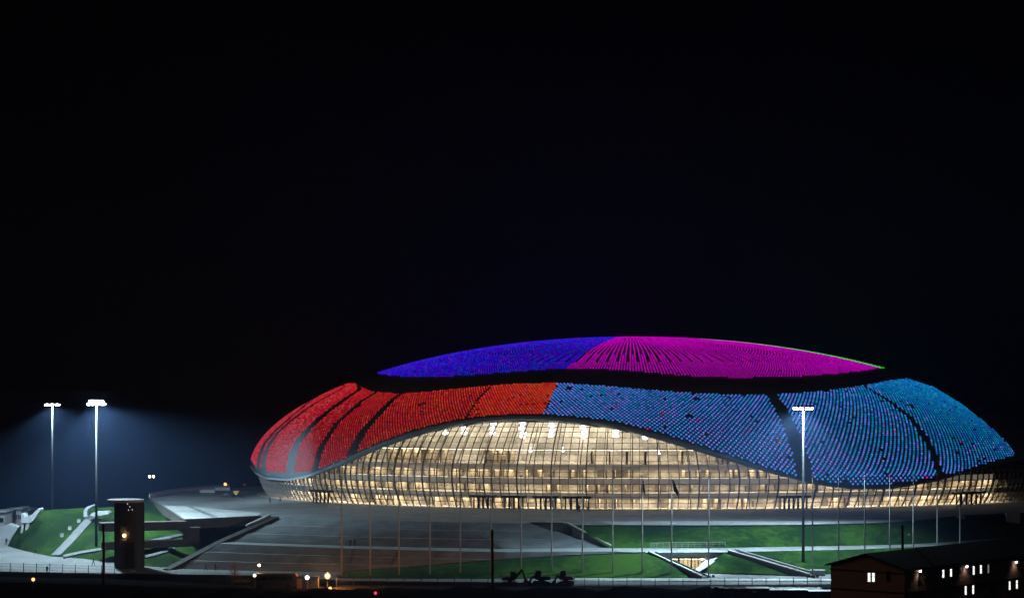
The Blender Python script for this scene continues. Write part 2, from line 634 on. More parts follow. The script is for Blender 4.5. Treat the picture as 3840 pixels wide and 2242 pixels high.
# left lawn, in front of the lower steps
la = lerp_poly([P(1290, 2143, -7.75), P(1500, 2128, -6.75), P(1700, 2112, -5.85), P(1900, 2097, -5.05), P(2100, 2085, -4.5), P(2420, 2072, -3.85)], G)
lb = lerp_poly([P(1270, 2166, -7.95), P(1700, 2168, -7.95), P(2100, 2168, -7.95), P(2610, 2165, -7.95)], G)
struct('lower_lawn', MB().loft(slope(la, lb, 8, .25, .08)), M_grass, True)
eg = MB()
for p, q in zip(la[:-1], la[1:]):
    eg.bar(p + Vector((0, .2, 0)), q + Vector((0, .2, 0)), .35, .4)
tag(obj('lawn_kerb', eg, M_conc), 'thin concrete kerb between the lower steps and the dark lawn', 'kerb')
# middle lawn wedge between the sunken entrance and the straight stair
wa = lerp_poly([P(2600, 2150, -7.9), P(2690, 2090, -5.0), P(2725, 2076, -4.25)], 20)
wb_ = lerp_poly([P(2640, 2152, -7.95), P(2850, 2158, -7.95), P(3028, 2160, -7.95)], 20)
wc = lerp_poly([P(2725, 2076, -4.25), P(2860, 2112, -5.9), P(3028, 2160, -7.95)], 20)
rows = [[p.lerp(q, i / 8) for p, q in zip(wa, [wb_[0].lerp(wb_[-1], k / 19) for k in range(20)])] for i in range(9)]
tri = MB()
apex = P(2712, 2074, -4.2)
for_a = [apex.lerp(P(2608, 2148, -7.95), i / 12) for i in range(13)]
for_b = [apex.lerp(P(3030, 2160, -7.95), i / 12) for i in range(13)]
tri.loft([[p.lerp(q, s / 14) + Vector((0, 0, .25 * math.sin(math.pi * s / 14))) for s in range(15)] for p, q in zip(for_a, for_b)])
struct('wedge_lawn', tri, M_grass, True)
# right lawn
ra = lerp_poly([P(2800, 2068, -4.05), P(3000, 2064, -4.05), P(3200, 2060, -4.05), P(3400, 2052, -4.05), P(3600, 2042, -4.05), P(4000, 2010, -4.05)], G)
rb = lerp_poly([P(3080, 2152, -7.95), P(3200, 2150, -7.95), P(3400, 2142, -7.95), P(3600, 2128, -7.95), P(4000, 2090, -7.95)], G)
struct('right_lawn', MB().loft(slope(ra, rb, 8, .3)), M_grass, True)

# left mound
ma = lerp_poly([P(95, 1958, -2.6), P(118, 1925, -.9), P(150, 1912, -.2), P(230, 1908, 0), P(320, 1903, 0), P(440, 1900, -.1), P(555, 1874, -.15), P(690, 1936, -2.2), P(985, 1936, -3)], 70)
mb_ = lerp_poly([P(28, 2046, -7.97), P(100, 2066, -7.97), P(190, 2085, -7.97), P(300, 2092, -7.97), P(420, 2108, -7.97), P(560, 2122, -7.97), P(650, 2128, -7.97), P(850, 2036, -7.97), P(1000, 2000, -7.97)], 70)
MOUND = slope(ma, mb_, 14, .9, .1)
struct('mound_lawn', MB().loft(MOUND), M_grass, True)


from mathutils.bvhtree import BVHTree
_m = MB().loft(MOUND)
MBVH = BVHTree.FromPolygons([Vector(v) for v in _m.v], _m.f)


def on_mound(px, py, lift=.12):
    h = MBVH.ray_cast(Vector((0, 0, CAMZ)), Vector(((px - 1920) / F, 1, (YH - py) / F)))[0]
    return (h if h is not None else P(px, py, -7.9)) + Vector((0, 0, lift))


cl = dens([(208, 2084), (240, 2052), (280, 2010), (318, 1967), (352, 1930)], 5)
L_ = [on_mound(x - 17, y, .25) for x, y in cl]
R_ = [on_mound(x + 17, y, .25) for x, y in cl]
struct('mound_path', MB().loft([[p - Vector((0, 0, .8)) for p in L_], L_, R_, [p - Vector((0, 0, .8)) for p in R_]]), M_path)
for pl_ in ([(238, 2088), (300, 2074), (375, 2062), (450, 2050)], [(545, 2036), (610, 2022), (700, 2003)], [(545, 2090), (600, 2076), (655, 2058)]):
    pl_ = dens(pl_, 4)
    A = [on_mound(x, y - 4, .3) for x, y in pl_]
    B = [on_mound(x, y + 5, .3) for x, y in pl_]
    struct('lawn_path', MB().loft([A, B, [p - Vector((0, 0, .6)) for p in B]]), M_path)
A = [on_mound(782, 1970, .3), on_mound(850, 1967, .3), on_mound(862, 1986, .3), on_mound(818, 1990, .3)]
struct('stair_foot_path', MB().add(A, [(0, 1, 2, 3)]), M_pale)
A = [P(600, 2121, -7.96), P(700, 2121, -7.96), P(950, 2134, -7.96), P(1010, 2150, -7.96), P(640, 2142, -7.96)]
struct('plaza_pale_path', MB().add(A, [tuple(range(5))]), M_pale)

# ------------------------------------------------------------------ the ice dome
CX, CY, ZE = 31.8, 600.0, 7.6
AL, AR, BB, HH = 101.4, 107.2, 80.0, 34.0
EX = 1.11                                   # flattens the crown a little against a true ellipsoid


def flare(h):
    """the right end spreads towards its foot"""
    return 1 + .085 * (1 - np.clip(h / .55, 0, 1)) ** 2


def a_of(th, ph=None):
    return np.where(np.cos(th) < 0, AL, AR * (flare(0.0) if ph is None else flare(hgt_of(ph))))


def hgt_of(ph):
    s_ = np.sin(ph)
    return np.where(s_ > 0, np.abs(s_) ** EX, s_)


def surf(th, ph, k=1.0, dz=0.0):
    """point(s) on the ellipsoid scaled by k; th azimuth (front = negative), ph elevation"""
    th, ph = np.asarray(th, float), np.asarray(ph, float)
    x = CX + k * a_of(th, ph) * np.cos(ph) * np.cos(th)
    y = CY + k * BB * np.cos(ph) * np.sin(th)
    z = ZE + k * HH * hgt_of(ph) + dz
    return np.stack([x, y, z], -1)


def normal(th, ph):
    n = np.stack([np.cos(ph) * np.cos(th) / a_of(th, ph), np.cos(ph) * np.sin(th) / BB, np.where(np.sin(ph) > 0, np.abs(hgt_of(ph)) ** (2 / EX - 1) / EX, np.sin(ph)) / HH], -1)
    return n / np.linalg.norm(n, axis=-1, keepdims=True)


def px2tp(px, py, k=1.0):
    """first hit of a photo pixel's ray on the ellipsoid -> (th, ph)"""
    d = np.array([(px - 1920) / F, 1.0, (YH - py) / F])

    def f(t):
        q = np.array([0, 0, CAMZ]) + np.outer(t, d) - np.array([CX, CY, ZE])
        q[:, 1] /= BB * k
        q[:, 2] /= HH * k
        h = q[:, 2]
        q[:, 0] /= np.where(q[:, 0] < 0, AL, AR * flare(h)) * k
        return q[:, 0] ** 2 + q[:, 1] ** 2 + np.abs(h) ** np.where(h > 0, 2 / EX, 2.0) - 1, q
    t = np.linspace(505, 690, 500)
    v, q = f(t)
    if (v < 0).any():
        i = max(1, int(np.argmax(v < 0)))
        t = np.linspace(t[i - 1], t[i], 60)
        v, q = f(t)
        q = q[int(np.argmin(np.abs(v)))]
    else:
        q = q[int(np.argmin(v))]
    h = min(1.0, abs(q[2]))
    ph = math.asin(h ** (1 / EX)) if q[2] > 0 else -math.asin(h)
    th = math.atan2(q[1], q[0])
    if th > 0:
        th = -0.0 if q[0] > 0 else -math.pi
    return th, ph


class Curve:
    """a curve round the dome traced on the visible side; mirrored on the hidden side"""
    def __init__(s, pts, k=1.0):
        tp = sorted(px2tp(x, y, k) for x, y in dens(pts, 6))
        s.t = np.array([p[0] for p in tp])
        s.p = np.array([p[1] for p in tp])

    def __call__(s, th):
        th = np.asarray(th, float)
        th = (th + math.pi) % (2 * math.pi) - math.pi
        return np.interp(-np.abs(th), s.t, s.p)


class Meridian:
    """a curve from rim to crown: th as a function of ph"""
    def __init__(s, pts):
        tp = sorted((px2tp(x, y)[::-1] for x, y in dens(pts, 6)))
        s.p = np.array([p[0] for p in tp])
        s.t = np.array([p[1] for p in tp])

    def __call__(s, ph):
        return np.interp(ph, s.p, s.t)


RIM = Curve([(946, 1757), (960, 1777), (1000, 1796), (1080, 1803), (1150, 1790), (1200, 1770), (1280, 1737), (1350, 1702), (1420, 1670), (1500, 1641), (1600, 1611),
             (1700, 1589), (1800, 1575), (1900, 1569), (2000, 1568), (2100, 1573), (2200, 1582), (2300, 1596), (2400, 1618), (2500, 1646), (2600, 1677), (2700, 1709),
             (2800, 1740), (2900, 1772), (3000, 1801), (3100, 1823), (3200, 1833), (3300, 1834), (3400, 1824), (3500, 1806), (3600, 1780), (3700, 1752), (3800, 1728), (3862, 1708)])
BLO = Curve([(1338, 1436), (1365, 1452), (1400, 1465), (1500, 1473), (1600, 1467), (1700, 1456), (1840, 1443), (1950, 1436), (2090, 1433), (2200, 1439), (2350, 1451), (2500, 1464),
             (2650, 1473), (2800, 1477), (2900, 1475), (3000, 1470), (3100, 1461), (3230, 1443), (3330, 1425), (3395, 1417), (3420, 1425)])
BUP = Curve([(1392, 1403), (1450, 1412), (1550, 1420), (1650, 1418), (1800, 1408), (1950, 1396), (2100, 1385), (2200, 1386), (2300, 1390), (2450, 1402), (2600, 1415),
             (2750, 1421), (2950, 1419), (3050, 1413), (3150, 1405), (3240, 1395), (3312, 1384)])

dome = thing('ice_dome', (CX, CY, 0), 'huge oval sports dome glowing red, blue and magenta over a lit glass hall', 'stadium')

# skin
NT, NP = 480, 40
ths = np.linspace(-math.pi, math.pi, NT, endpoint=False)
rim = RIM(ths)
mb = MB()
rows = []
for i in range(NP):
    s = i / NP
    ph = rim + (math.pi / 2 - rim) * s
    rows.append(surf(ths, ph))
rows = np.array(rows)
vin = surf(ths, rim + .004, .985)
V = np.concatenate([vin[None], rows]).reshape(-1, 3)
fs = []
for i in range(NP):
    for k in range(NT):
        k2 = (k + 1) % NT
        fs.append((i * NT + k, i * NT + k2, (i + 1) * NT + k2, (i + 1) * NT + k))
V = np.concatenate([V, surf([0.0], [math.pi / 2])])
for k in range(NT):
    fs.append((NP * NT + k, NP * NT + (k + 1) % NT, len(V) - 1))
obj('shell', MB().add(V, fs), M_shell, dome, True)
# rim edge tube
mb = MB()
pr = surf(ths, rim + .006, 1.0)
cs = []
for k in range(NT):
    p = Vector(pr[k])
    n = Vector(normal(ths[k], rim[k] + .01))
    cs.append((p, n))
o = []
for k, (p, n) in enumerate(cs):
    tdir = (cs[(k + 1) % NT][0] - cs[k - 1][0]).normalized()
    u = n.cross(tdir).normalized()
    o.append([p + n * .12 + u * .28, p + n * .12 - u * .22, p - n * 1.2 - u * .25])
vs = [q for r_ in o for q in r_]
fs = []
for k in range(NT):
    k2 = (k + 1) % NT
    fs += [(k * 3, k2 * 3, k2 * 3 + 1, k * 3 + 1), (k * 3 + 1, k2 * 3 + 1, k2 * 3 + 2, k * 3 + 2)]
obj('shell_rim', MB().add(vs, fs), M_rim, dome, True)
# dark ring between roof and shell
blo, bup = BLO(ths), BUP(ths)
rows = [surf(ths, blo + (bup - blo) * s, 1 + .0055 * math.sin(math.pi * s) ** .5 + .0005) for s in np.linspace(0, 1, 9)]
V = np.array(rows).reshape(-1, 3)
fs = [(i * NT + k, i * NT + (k + 1) % NT, (i + 1) * NT + (k + 1) % NT, (i + 1) * NT + k) for i in range(8) for k in range(NT)]
obj('ring_band', MB().add(V, fs), M_band, dome, True)

# ---- lamps on the skin
SEAMS = [  # traced centre lines and widths (px) of the unlit strips
    ([(1229, 1463), (1150, 1513), (1080, 1573), (1030, 1616), (992, 1664), (974, 1706), (966, 1766)], 7, 15),
    ([(1290, 1452), (1254, 1472), (1168, 1520), (1092, 1577), (1044, 1620), (1009, 1668), (992, 1710), (986, 1790)], 8, 17),
    ([(1346, 1462), (1301, 1491), (1235, 1539), (1168, 1596), (1120, 1653), (1097, 1701), (1083, 1804)], 15, 30),
    ([(1410, 1472), (1356, 1503), (1330, 1527), (1263, 1587), (1225, 1644), (1201, 1687), (1176, 1782)], 12, 22),
    ([(1515, 1471), (1474, 1496), (1440, 1531), (1376, 1600), (1347, 1642), (1328, 1680), (1310, 1722)], 14, 36),
    ([(1845, 1445), (1790, 1500), (1738, 1582)], 7, 8),
    ([(2890, 1476), (2930, 1533), (2964, 1604), (2992, 1676), (3011, 1738), (3021, 1808)], 40, 62),
    ([(3235, 1443), (3335, 1504), (3415, 1566), (3468, 1638), (3501, 1700), (3520, 1761), (3527, 1800)], 10, 30)]
seams = []
for pts, w0, w1 in SEAMS:
    n = len(pts) - 1
    lft = [(x - (w0 + (w1 - w0) * i / n) / 2, y) for i, (x, y) in enumerate(pts)]
    rgt = [(x + (w0 + (w1 - w0) * i / n) / 2, y) for i, (x, y) in enumerate(pts)]
    seams.append((Meridian(lft), Meridian(rgt)))
RB = Meridian([(2092, 1432), (2062, 1500), (2030, 1570)])            # red | blue on the shell
BM = Meridian([(2112, 1390), (2140, 1366), (2185, 1335), (2250, 1291), (2310, 1266), (2345, 1259)])   # blue | magenta on the roof


def project(p):
    d = p[:, 1]
    return 1920 + F * p[:, 0] / d, YH - F * (p[:, 2] - CAMZ) / d


def lattice(kind, n=540, step=.62):
    TH, PH = [], []
    if kind == 'shell':
        ph, i = -0.16, 0
        while ph < 1.0:
            loc = math.sqrt((92 * math.sin(ph)) ** 2 + (HH * math.cos(ph)) ** 2)
            th = (np.arange(n) + .5 * (i % 2)) * 2 * math.pi / n - math.pi
            TH.append(th)
            PH.append(np.full(n, ph))
            ph += step / loc
            i += 1
    else:
        ph = 0.70
        n = 1152
        base = np.arange(n)
        while ph < 1.555:
            rho = math.cos(ph)
            # meridian rows: new rows start further out, on two staggered radii
            keep = base % 32 == 0
            for step, r0, r1 in ((16, .05, .07), (8, .11, .13), (4, .22, .26), (2, .505, .585)):
                odd = (base % step == 0) & (base % (2 * step) != 0)
                alt = (base // step) % 4 == 1
                keep |= odd & np.where(alt, rho > r0, rho > r1)
            b = base[keep]
            TH.append(b * 2 * math.pi / n - math.pi)
            PH.append(np.full(len(b), ph))
            ph += .98 / math.sqrt((95 * math.sin(ph)) ** 2 + (HH * math.cos(ph)) ** 2)
    return np.concatenate(TH), np.concatenate(PH)


def lamps(name, th, ph, col, r, label):
    """small domed lamps on the skin; col per lamp (linear)"""
    p = surf(th, ph, 1.0)
    n = normal(th, ph)
    p = p + n * .05
    up = np.array([0, 0, 1.0])
    x = np.cross(up, n)
    x /= np.linalg.norm(x, axis=1, keepdims=True) + 1e-9
    y = np.cross(n, x)
    K = 6
    V = np.empty((len(th), K + 1, 3))
    for k in range(K):
        a = 2 * math.pi * k / K
        V[:, k] = p + (x * math.cos(a) + y * math.sin(a)) * r
    V[:, K] = p + n * r * .7
    f = np.array([[k, (k + 1) % K, K] for k in range(K)])
    Fc = (f[None] + (np.arange(len(th)) * (K + 1))[:, None, None]).reshape(-1, 3)
    me = bpy.data.meshes.new(name)
    V = V.reshape(-1, 3) - np.array([CX, CY, 0])
    me.vertices.add(len(V))
    me.vertices.foreach_set('co', V.ravel())
    me.loops.add(len(Fc) * 3)
    me.loops.foreach_set('vertex_index', Fc.ravel())
    me.polygons.add(len(Fc))
    me.polygons.foreach_set('loop_start', np.arange(len(Fc)) * 3)
    me.update()
    at = me.attributes.new('glow', 'FLOAT_COLOR', 'POINT')
    cc = np.ones((len(th), K + 1, 4))
    cc[:, :, :3] = col[:, None, :]
    at.data.foreach_set('color', cc.ravel().astype(np.float32))
    o = bpy.data.objects.new(name, me)
    C.objects.link(o)
    me.materials.append(M_led)
    o.parent = dome
    WORLD[o.name] = WORLD[dome.name]
    if label:
        o['label'] = label
    return o


M_led = attr_emit('lamp_glow', 1.0)


def lin(*c):
    c = np.array(c, float) / 255
    return np.where(c <= .04045, c / 12.92, ((c + .055) / 1.055) ** 2.4)


def pick(n, cols, wts):
    i = RNG.choice(len(cols), n, p=np.array(wts) / sum(wts))
    return np.array([lin(*c) for c in cols])[i]


# shell lamps
th, ph = lattice('shell')
t2, p2 = lattice('shell', 680, .52)
rside = lambda t, p: -np.abs(t) < RB(p)
k1, k2 = ~rside(th, ph), rside(t2, p2)
th, ph = np.concatenate([th[k1], t2[k2]]), np.concatenate([ph[k1], p2[k2]])
front = -np.abs(th)
r_, bl = RIM(th), BLO(th)
keep = (ph > r_ + .033 + .035 * np.clip((-2.35 - front) / .45, 0, 1)) & (ph < bl - .006)
sx_, sy_ = project(surf(th, ph))
for pts, w0, w1 in SEAMS:
    ys = [q[1] for q in pts]
    cxs = np.interp(sy_, ys, [q[0] for q in pts])
    hw = np.interp(sy_, ys, np.linspace(w0, w1, len(pts))) / 2
    keep &= ~((th < .02) & (np.abs(sx_ - cxs) < hw))
keep &= (th < 0.35) | (th > math.pi - .35)
pxa, pya = project(surf(th, ph))
clipy = np.interp(pxa, [3380, 3400, 3500, 3600, 3700, 3760, 3815, 3816], [1300, 1419, 1451, 1511, 1588, 1643, 1711, 1713])
keep &= ~((pxa > 3380) & ((pya < clipy) | (pxa > 3817)))
# dead lamps, singly and in small clusters
dead = RNG.random(len(th)) < .012
seedi = np.where(RNG.random(len(th)) < .0009)[0]
for i in seedi:
    dead |= (np.abs(th - th[i]) < .011) & (np.abs(ph - ph[i]) < .018) & (RNG.random(len(th)) < .75)
keep &= ~dead
th, ph, front = th[keep], ph[keep], front[keep]
px, py = project(surf(th, ph))
rb = RB(ph)
red = front < rb
n = len(th)
u = np.clip((px - 1000) / 1100, 0, 1)[:, None]
colr = pick(n, [(225, 30, 48), (205, 24, 40), (240, 60, 70), (200, 20, 60)], [4, 4, 1, 1])
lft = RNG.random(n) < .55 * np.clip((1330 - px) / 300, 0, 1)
colr = np.where(lft[:, None], pick(n, [(240, 88, 108), (232, 66, 86)], [1, 1]), colr)  # pinker picks paint the mast light's wash into left-end lamp colours
colr2 = pick(n, [(235, 62, 26), (220, 45, 30), (215, 85, 35), (225, 70, 90)], [4, 4, 2, 1])
colr = np.where(RNG.random((n, 1)) < u ** 1.4, colr2, colr)
lav = pick(n, [(112, 135, 245), (82, 125, 240), (128, 118, 232), (60, 138, 236), (25, 148, 228)], [5, 5, 1, 4, 3])
teal = pick(n, [(10, 135, 195), (0, 118, 190), (25, 155, 195), (30, 100, 210)], [5, 4, 2, 3])
mixv = np.clip((px - 2950) / 600, 0, 1) * np.clip((1790 - py) / 150, .15, 1) + .35 * np.clip((1560 - py) / 110, 0, 1) * np.clip((px - 2050) / 500, 0, 1)
colb = np.where(RNG.random((n, 1)) < mixv[:, None], teal, lav)
odd = RNG.random((n, 1)) < .0035
colb = np.where(odd, pick(n, [(225, 30, 170), (230, 60, 60), (60, 40, 220), (235, 110, 30)], [4, 1, 2, 1]), colb)
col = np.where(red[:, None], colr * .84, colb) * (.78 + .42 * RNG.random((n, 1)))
edges = [l((ph)) for l, _ in seams]
grp = np.zeros(n, int)
for e in edges:
    grp += front > e
names = ['crimson light panel at the far left end of the shell', 'narrow crimson light panel second from the left end', 'crimson light panel with a pale lamp reflection',
         'red light panel between two thin dark strips on the left', 'red light panel dotted with many dead lamps', 'orange red light panel left of the thin black seam',
         'light panel turning from orange red to lavender blue', 'deep blue light panel behind the floodlight mast', 'teal light panel at the right end']
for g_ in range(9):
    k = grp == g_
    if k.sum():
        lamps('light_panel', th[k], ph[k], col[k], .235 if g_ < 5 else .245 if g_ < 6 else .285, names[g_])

# roof lamps
th, ph = lattice('roof')
front = -np.abs(th)
keep = ph > BUP(th) + .012
keep &= RNG.random(len(th)) > .004
th, ph, front = th[keep], ph[keep], front[keep]
p = surf(th, ph)
nn = normal(th, ph)
view = np.array([0, 0, CAMZ]) - p
view /= np.linalg.norm(view, axis=1, keepdims=True)
vis = (nn * view).sum(1)
green = (vis < .004 + .055 * np.clip((p[:, 0] - CX - 18) / 45, 0, 1)) & (p[:, 0] > CX + 18)
back = vis < 0
blue = ~green & ((front < BM(ph)) | (back & (p[:, 0] < CX - 6)))
mag = ~green & ~blue
n = len(th)
cb = pick(n, [(60, 0, 235), (40, 20, 225), (20, 60, 225), (110, 0, 210)], [5, 4, 3, 2])
cm = pick(n, [(215, 0, 200), (200, 0, 190), (225, 20, 170), (180, 0, 205)], [5, 5, 1, 2])
cg = pick(n, [(0, 235, 30), (0, 215, 50)], [1, 1]) * 1.25
bright = (.75 + .45 * RNG.random((n, 1)))
for nm, k, c in (('blue half of the crown of roof lights', blue, cb), ('magenta half of the crown with a fan of black gaps', mag, cm), ('green sliver of roof lights along the right ridge', green, cg)):
    lamps('roof_light_panel', th[k], ph[k], c[k] * bright[k], .25, nm)

# ---- glass hall
KG = .982
RIMG = lambda t: RIM(t) + .03
ph0 = -math.asin(ZE / (HH * KG))
NM = 300
mt = np.arange(NM) * 2 * math.pi / NM - math.pi
mt = mt[(mt < .35) | (mt > math.pi - .35)]
phs = [ph0]
while phs[-1] < .62:
    pz_ = phs[-1]
    phs.append(pz_ + 1.62 / math.sqrt((80 * math.sin(pz_)) ** 2 + (HH * math.cos(pz_)) ** 2))
phs = np.array(phs)
gv, gf, gc = [], [], []
for j in range(NM):
    t0 = j * 2 * math.pi / NM - math.pi
    t1 = t0 + 2 * math.pi / NM
    if .4 < (t0 + .001) < math.pi - .4:
        continue
    top0, top1 = RIMG(t0), RIMG(t1)
    for a, b in zip(phs[:-1], phs[1:]):
        if a > max(top0, top1):
            break
        o = len(gv)
        gv += [tuple(q) for q in surf([t0, t1, t1, t0], [a, a, min(b, top1 + .01), min(b, top0 + .01)], KG)]
        gf.append((o, o + 1, o + 2, o + 3))
        gc.append(random.random())


def glass_mat():
    m = bpy.data.materials.new('curtain_wall_glass')
    m.use_nodes = True
    t = m.node_tree
    t.nodes.remove(t.nodes['Principled BSDF'])
    a = t.nodes.new('ShaderNodeAttribute')
    a.attribute_name = 'pane'
    tr = t.nodes.new('ShaderNodeBsdfTransparent')
    rp = t.nodes.new('ShaderNodeValToRGB')
    rp.color_ramp.elements[0].color = (.60, .60, .58, 1)
    rp.color_ramp.elements[1].color = (.97, .97, .95, 1)
    t.links.new(a.outputs['Fac'], rp.inputs[0])
    t.links.new(rp.outputs[0], tr.inputs[0])
    gl = t.nodes.new('ShaderNodeBsdfGlossy')
    gl.inputs['Roughness'].default_value = .12
    gl.inputs['Color'].default_value = (.8, .87, .92, 1)
    fr = t.nodes.new('ShaderNodeFresnel')
    fr.inputs[0].default_value = 1.7
    df = t.nodes.new('ShaderNodeBsdfDiffuse')
    df.inputs[0].default_value = (.5, .52, .52, 1)
    m1 = t.nodes.new('ShaderNodeMixShader')
    m1.inputs[0].default_value = .10
    t.links.new(tr.outputs[0], m1.inputs[1])
    t.links.new(df.outputs[0], m1.inputs[2])
    m2 = t.nodes.new('ShaderNodeMixShader')
    t.links.new(fr.outputs[0], m2.inputs[0])
    t.links.new(m1.outputs[0], m2.inputs[1])
    t.links.new(gl.outputs[0], m2.inputs[2])
    t.links.new(m2.outputs[0], t.nodes['Material Output'].inputs[0])
    return m


go = obj('glass_wall', MB().add(gv, gf), glass_mat(), dome)
at = go.data.attributes.new('pane', 'FLOAT', 'FACE')
at.data.foreach_set('value', np.array(gc, np.float32))

# mullions and transoms, one frame
fr_ = MB()
for j in range(NM):
    t0 = j * 2 * math.pi / NM - math.pi
    if .36 < t0 < math.pi - .36:
        continue
    top_ = float(RIMG(t0))
    pp_ = np.linspace(ph0, top_, 10)
    main = j % 4 == 0
    wd = (.20 if main else .11) / 95
    dp = .004 if main else .0025
    o = len(fr_.v)
    for k_, dt in ((KG + .0012, -wd / 2), (KG + .0012, wd / 2), (KG - dp, wd / 2), (KG - dp, -wd / 2)):
        fr_.v += [tuple(q) for q in surf(np.full(10, t0 + dt), pp_, k_)]
    for i in range(9):
        for c_ in range(4):
            c2 = (c_ + 1) % 4
            fr_.f.append((o + c_ * 10 + i, o + c2 * 10 + i, o + c2 * 10 + i + 1, o + c_ * 10 + i + 1))
obj('mullion', fr_, M_mull, dome)
tr_ = MB()
tg = np.linspace(-math.pi - .3, .3, 520)
for ph_ in phs[1:]:
    ok = RIMG(tg) > ph_
    hw = .06 / HH
    for i in range(len(tg) - 1):
        if ok[i] and ok[i + 1]:
            q = [surf(tg[i], ph_ + s_ * hw, k_) for k_, s_ in ((KG + .0008, -1), (KG + .0008, 1), (KG - .004, 1), (KG - .004, -1))]
            q2 = [surf(tg[i + 1], ph_ + s_ * hw, k_) for k_, s_ in ((KG + .0008, -1), (KG + .0008, 1), (KG - .004, 1), (KG - .004, -1))]
            tr_.add(q + q2, [(0, 1, 5, 4), (1, 2, 6, 5), (2, 3, 7, 6), (3, 0, 4, 7)])
obj('transom', tr_, M_mull, dome)

# ---- inside: bowl wall, floor slabs, ceiling strips, lobby walls
T0, T1 = -math.pi * 1.0 - .05, .05
tt = np.linspace(T0, T1, 181)


def ring(k, z, t=tt):
    t = np.asarray(t)
    aa = np.where(np.cos(t) < 0, AL, AR * flare((z - ZE) / HH))
    return np.stack([CX + k * aa * np.cos(t), CY + k * BB * np.sin(t), np.full(len(t), z)], -1)


def ringband(kz):
    """loft rings given as (k, z)"""
    m_ = MB()
    m_.loft([ring(k_, z_) for k_, z_ in kz])
    return m_


obj('bowl_wall', ringband([(.875, -.05), (.875, 10.4), (.86, 10.41), (.80, 25)]), M_beige, dome)
for z0, z1 in ((2.4, 3.7), (5.7, 7.1), (9.1, 10.4)):
    obj('floor_slab', ringband([(.876, z0), (.965 if z0 < 8 else .952, z0), (.965 if z0 < 8 else .952, z1), (.876, z1)]), M_fascia, dome)
    kf = .966 if z0 < 8 else .953
    tf = np.linspace(px2tp(1120, 1850)[0], px2tp(3760, 1850)[0], 150)
    obj('spandrel', MB().loft([ring(kf, z0 - .02, tf), ring(kf, z1 + .02, tf)]), M_spanglow, dome)
obj('hall_floor', ringband([(.876, .03), (.985, .03)]), M_fascia, dome)


E_strip = emit('ceiling_strip', (1, .84, .55), 1.0, True)


def strip(zz, k0, k1, ta, tb, power, n=90):
    """one continuous strip lamp under a ceiling"""
    t_ = np.linspace(ta, tb, n)
    m_ = MB().loft([ring(k0, zz, t_), ring(k1, zz, t_)])
    return obj('ceiling_light_strip', m_, emit('ceiling_glow', (1, .87, .66), power, True), dome)


LA, LB = px2tp(1000, 1850)[0], px2tp(3832, 1850)[0]
strip(2.37, .905, .935, LA, LB, 14.5)
strip(5.67, .905, .935, LA, LB, 9.5)
strip(9.07, .905, .935, LA + .12, LB - .2, 9.5)
strip(13.6, .90, .915, LA + .2, LB - .4, 13.5)
strip(21.0, .845, .875, LA + .45, LB - .8, 7.5)
# cross walls and columns that break the lobby up
cw = MB()
for z0, z1 in ((0.04, 2.38), (3.72, 5.68), (7.12, 9.08), (10.45, 13.5)):
    q = T0 + .15
    while q < T1 - .15:
        a_ = ring(.878, z0, [q])[0]
        if random.random() < .55:
            b_ = ring(.878 + random.uniform(.03, .075), z0, [q])[0]
            cw.bar(Vector(a_) + Vector((0, 0, (z1 - z0) / 2)), Vector(b_) + Vector((0, 0, (z1 - z0) / 2)), random.uniform(.2, .6), z1 - z0 - .02)
        q += random.uniform(.012, .05)
xw = obj('cross_wall', cw, mat('cross_walls', (.5, .42, .3), .85, var=.5, scale=.35), dome)
xw['kind'] = 'stuff'
dk = MB()
for z0, z1 in ((0.04, 2.3), (3.72, 5.6), (7.12, 9.0)):
    q = T0 + .15
    while q < T1 - .15:
        wv = random.uniform(.008, .028)
        if random.random() < .5:
            a_ = [Vector(v) for v in ring(.8775, z0 + .01, [q, q + wv])]
            h = random.choice((1.0, 1.5, z1 - z0 - .1))
            dk.prism([a_[0], a_[1], a_[1] + (Vector((CX, CY, z0)) - a_[1]).normalized() * -.7, a_[0] + (Vector((CX, CY, z0)) - a_[0]).normalized() * -.7], (0, 0, h))
        q += wv + random.uniform(.01, .06)
kq = obj('kiosk', dk, mat('kiosk_panels', (.22, .19, .16), .7, var=.7, scale=.15), dome)
kq['kind'] = 'stuff'
for q in np.arange(T0 + .1, T1 - .1, .0645):
    if True:
        k_ = .945
        co = MB()
        b_ = ring(k_, 0, [q])[0]
        hgt = float(min(24, ZE + HH * KG * math.sin(float(RIM(q))) + 1))
        b2 = surf(q, math.asin(max(-1, min(1, (hgt - ZE) / (HH * KG)))), .955)
        mid = ring(.945, 10, [q])[0]
        co.tube([b_, mid if hgt > 11 else (b_[0], b_[1], hgt), b2] if hgt > 11 else [b_, (b_[0], b_[1], hgt)], .15, 8)
        obj('column', co, M_fascia, dome)
# hanging lamp clusters under the crown of the hall
E_hang = emit('hall_lamp', (1, .95, .92), 9, False)
for x, ys in ((1740, (1604, 1622)), (1850, (1588, 1606, 1622)), (1960, (1586, 1604, 1624, 1636)), (2066, (1580, 1596, 1614, 1632)), (2188, (1588, 1602, 1620, 1636)),
              (2310, (1604, 1618, 1634)), (2418, (1626, 1640)), (1668, (1622,)), (2108, (1690,)), (2468, (1700,)), (1990, (1690,))):
    for y in ys:
        tq = px2tp(x + random.uniform(-3, 3), y, .945)
        p = Vector(surf(*tq, .945))
        hb = MB().ball(p, .78 if y < 1680 else .4, 10, 6, .62)
        hb.tube([p + Vector((0, 0, .4)), p + Vector((0, 0, .9))], .1, 6)
        obj('hall_lamp', hb, E_hang, dome)

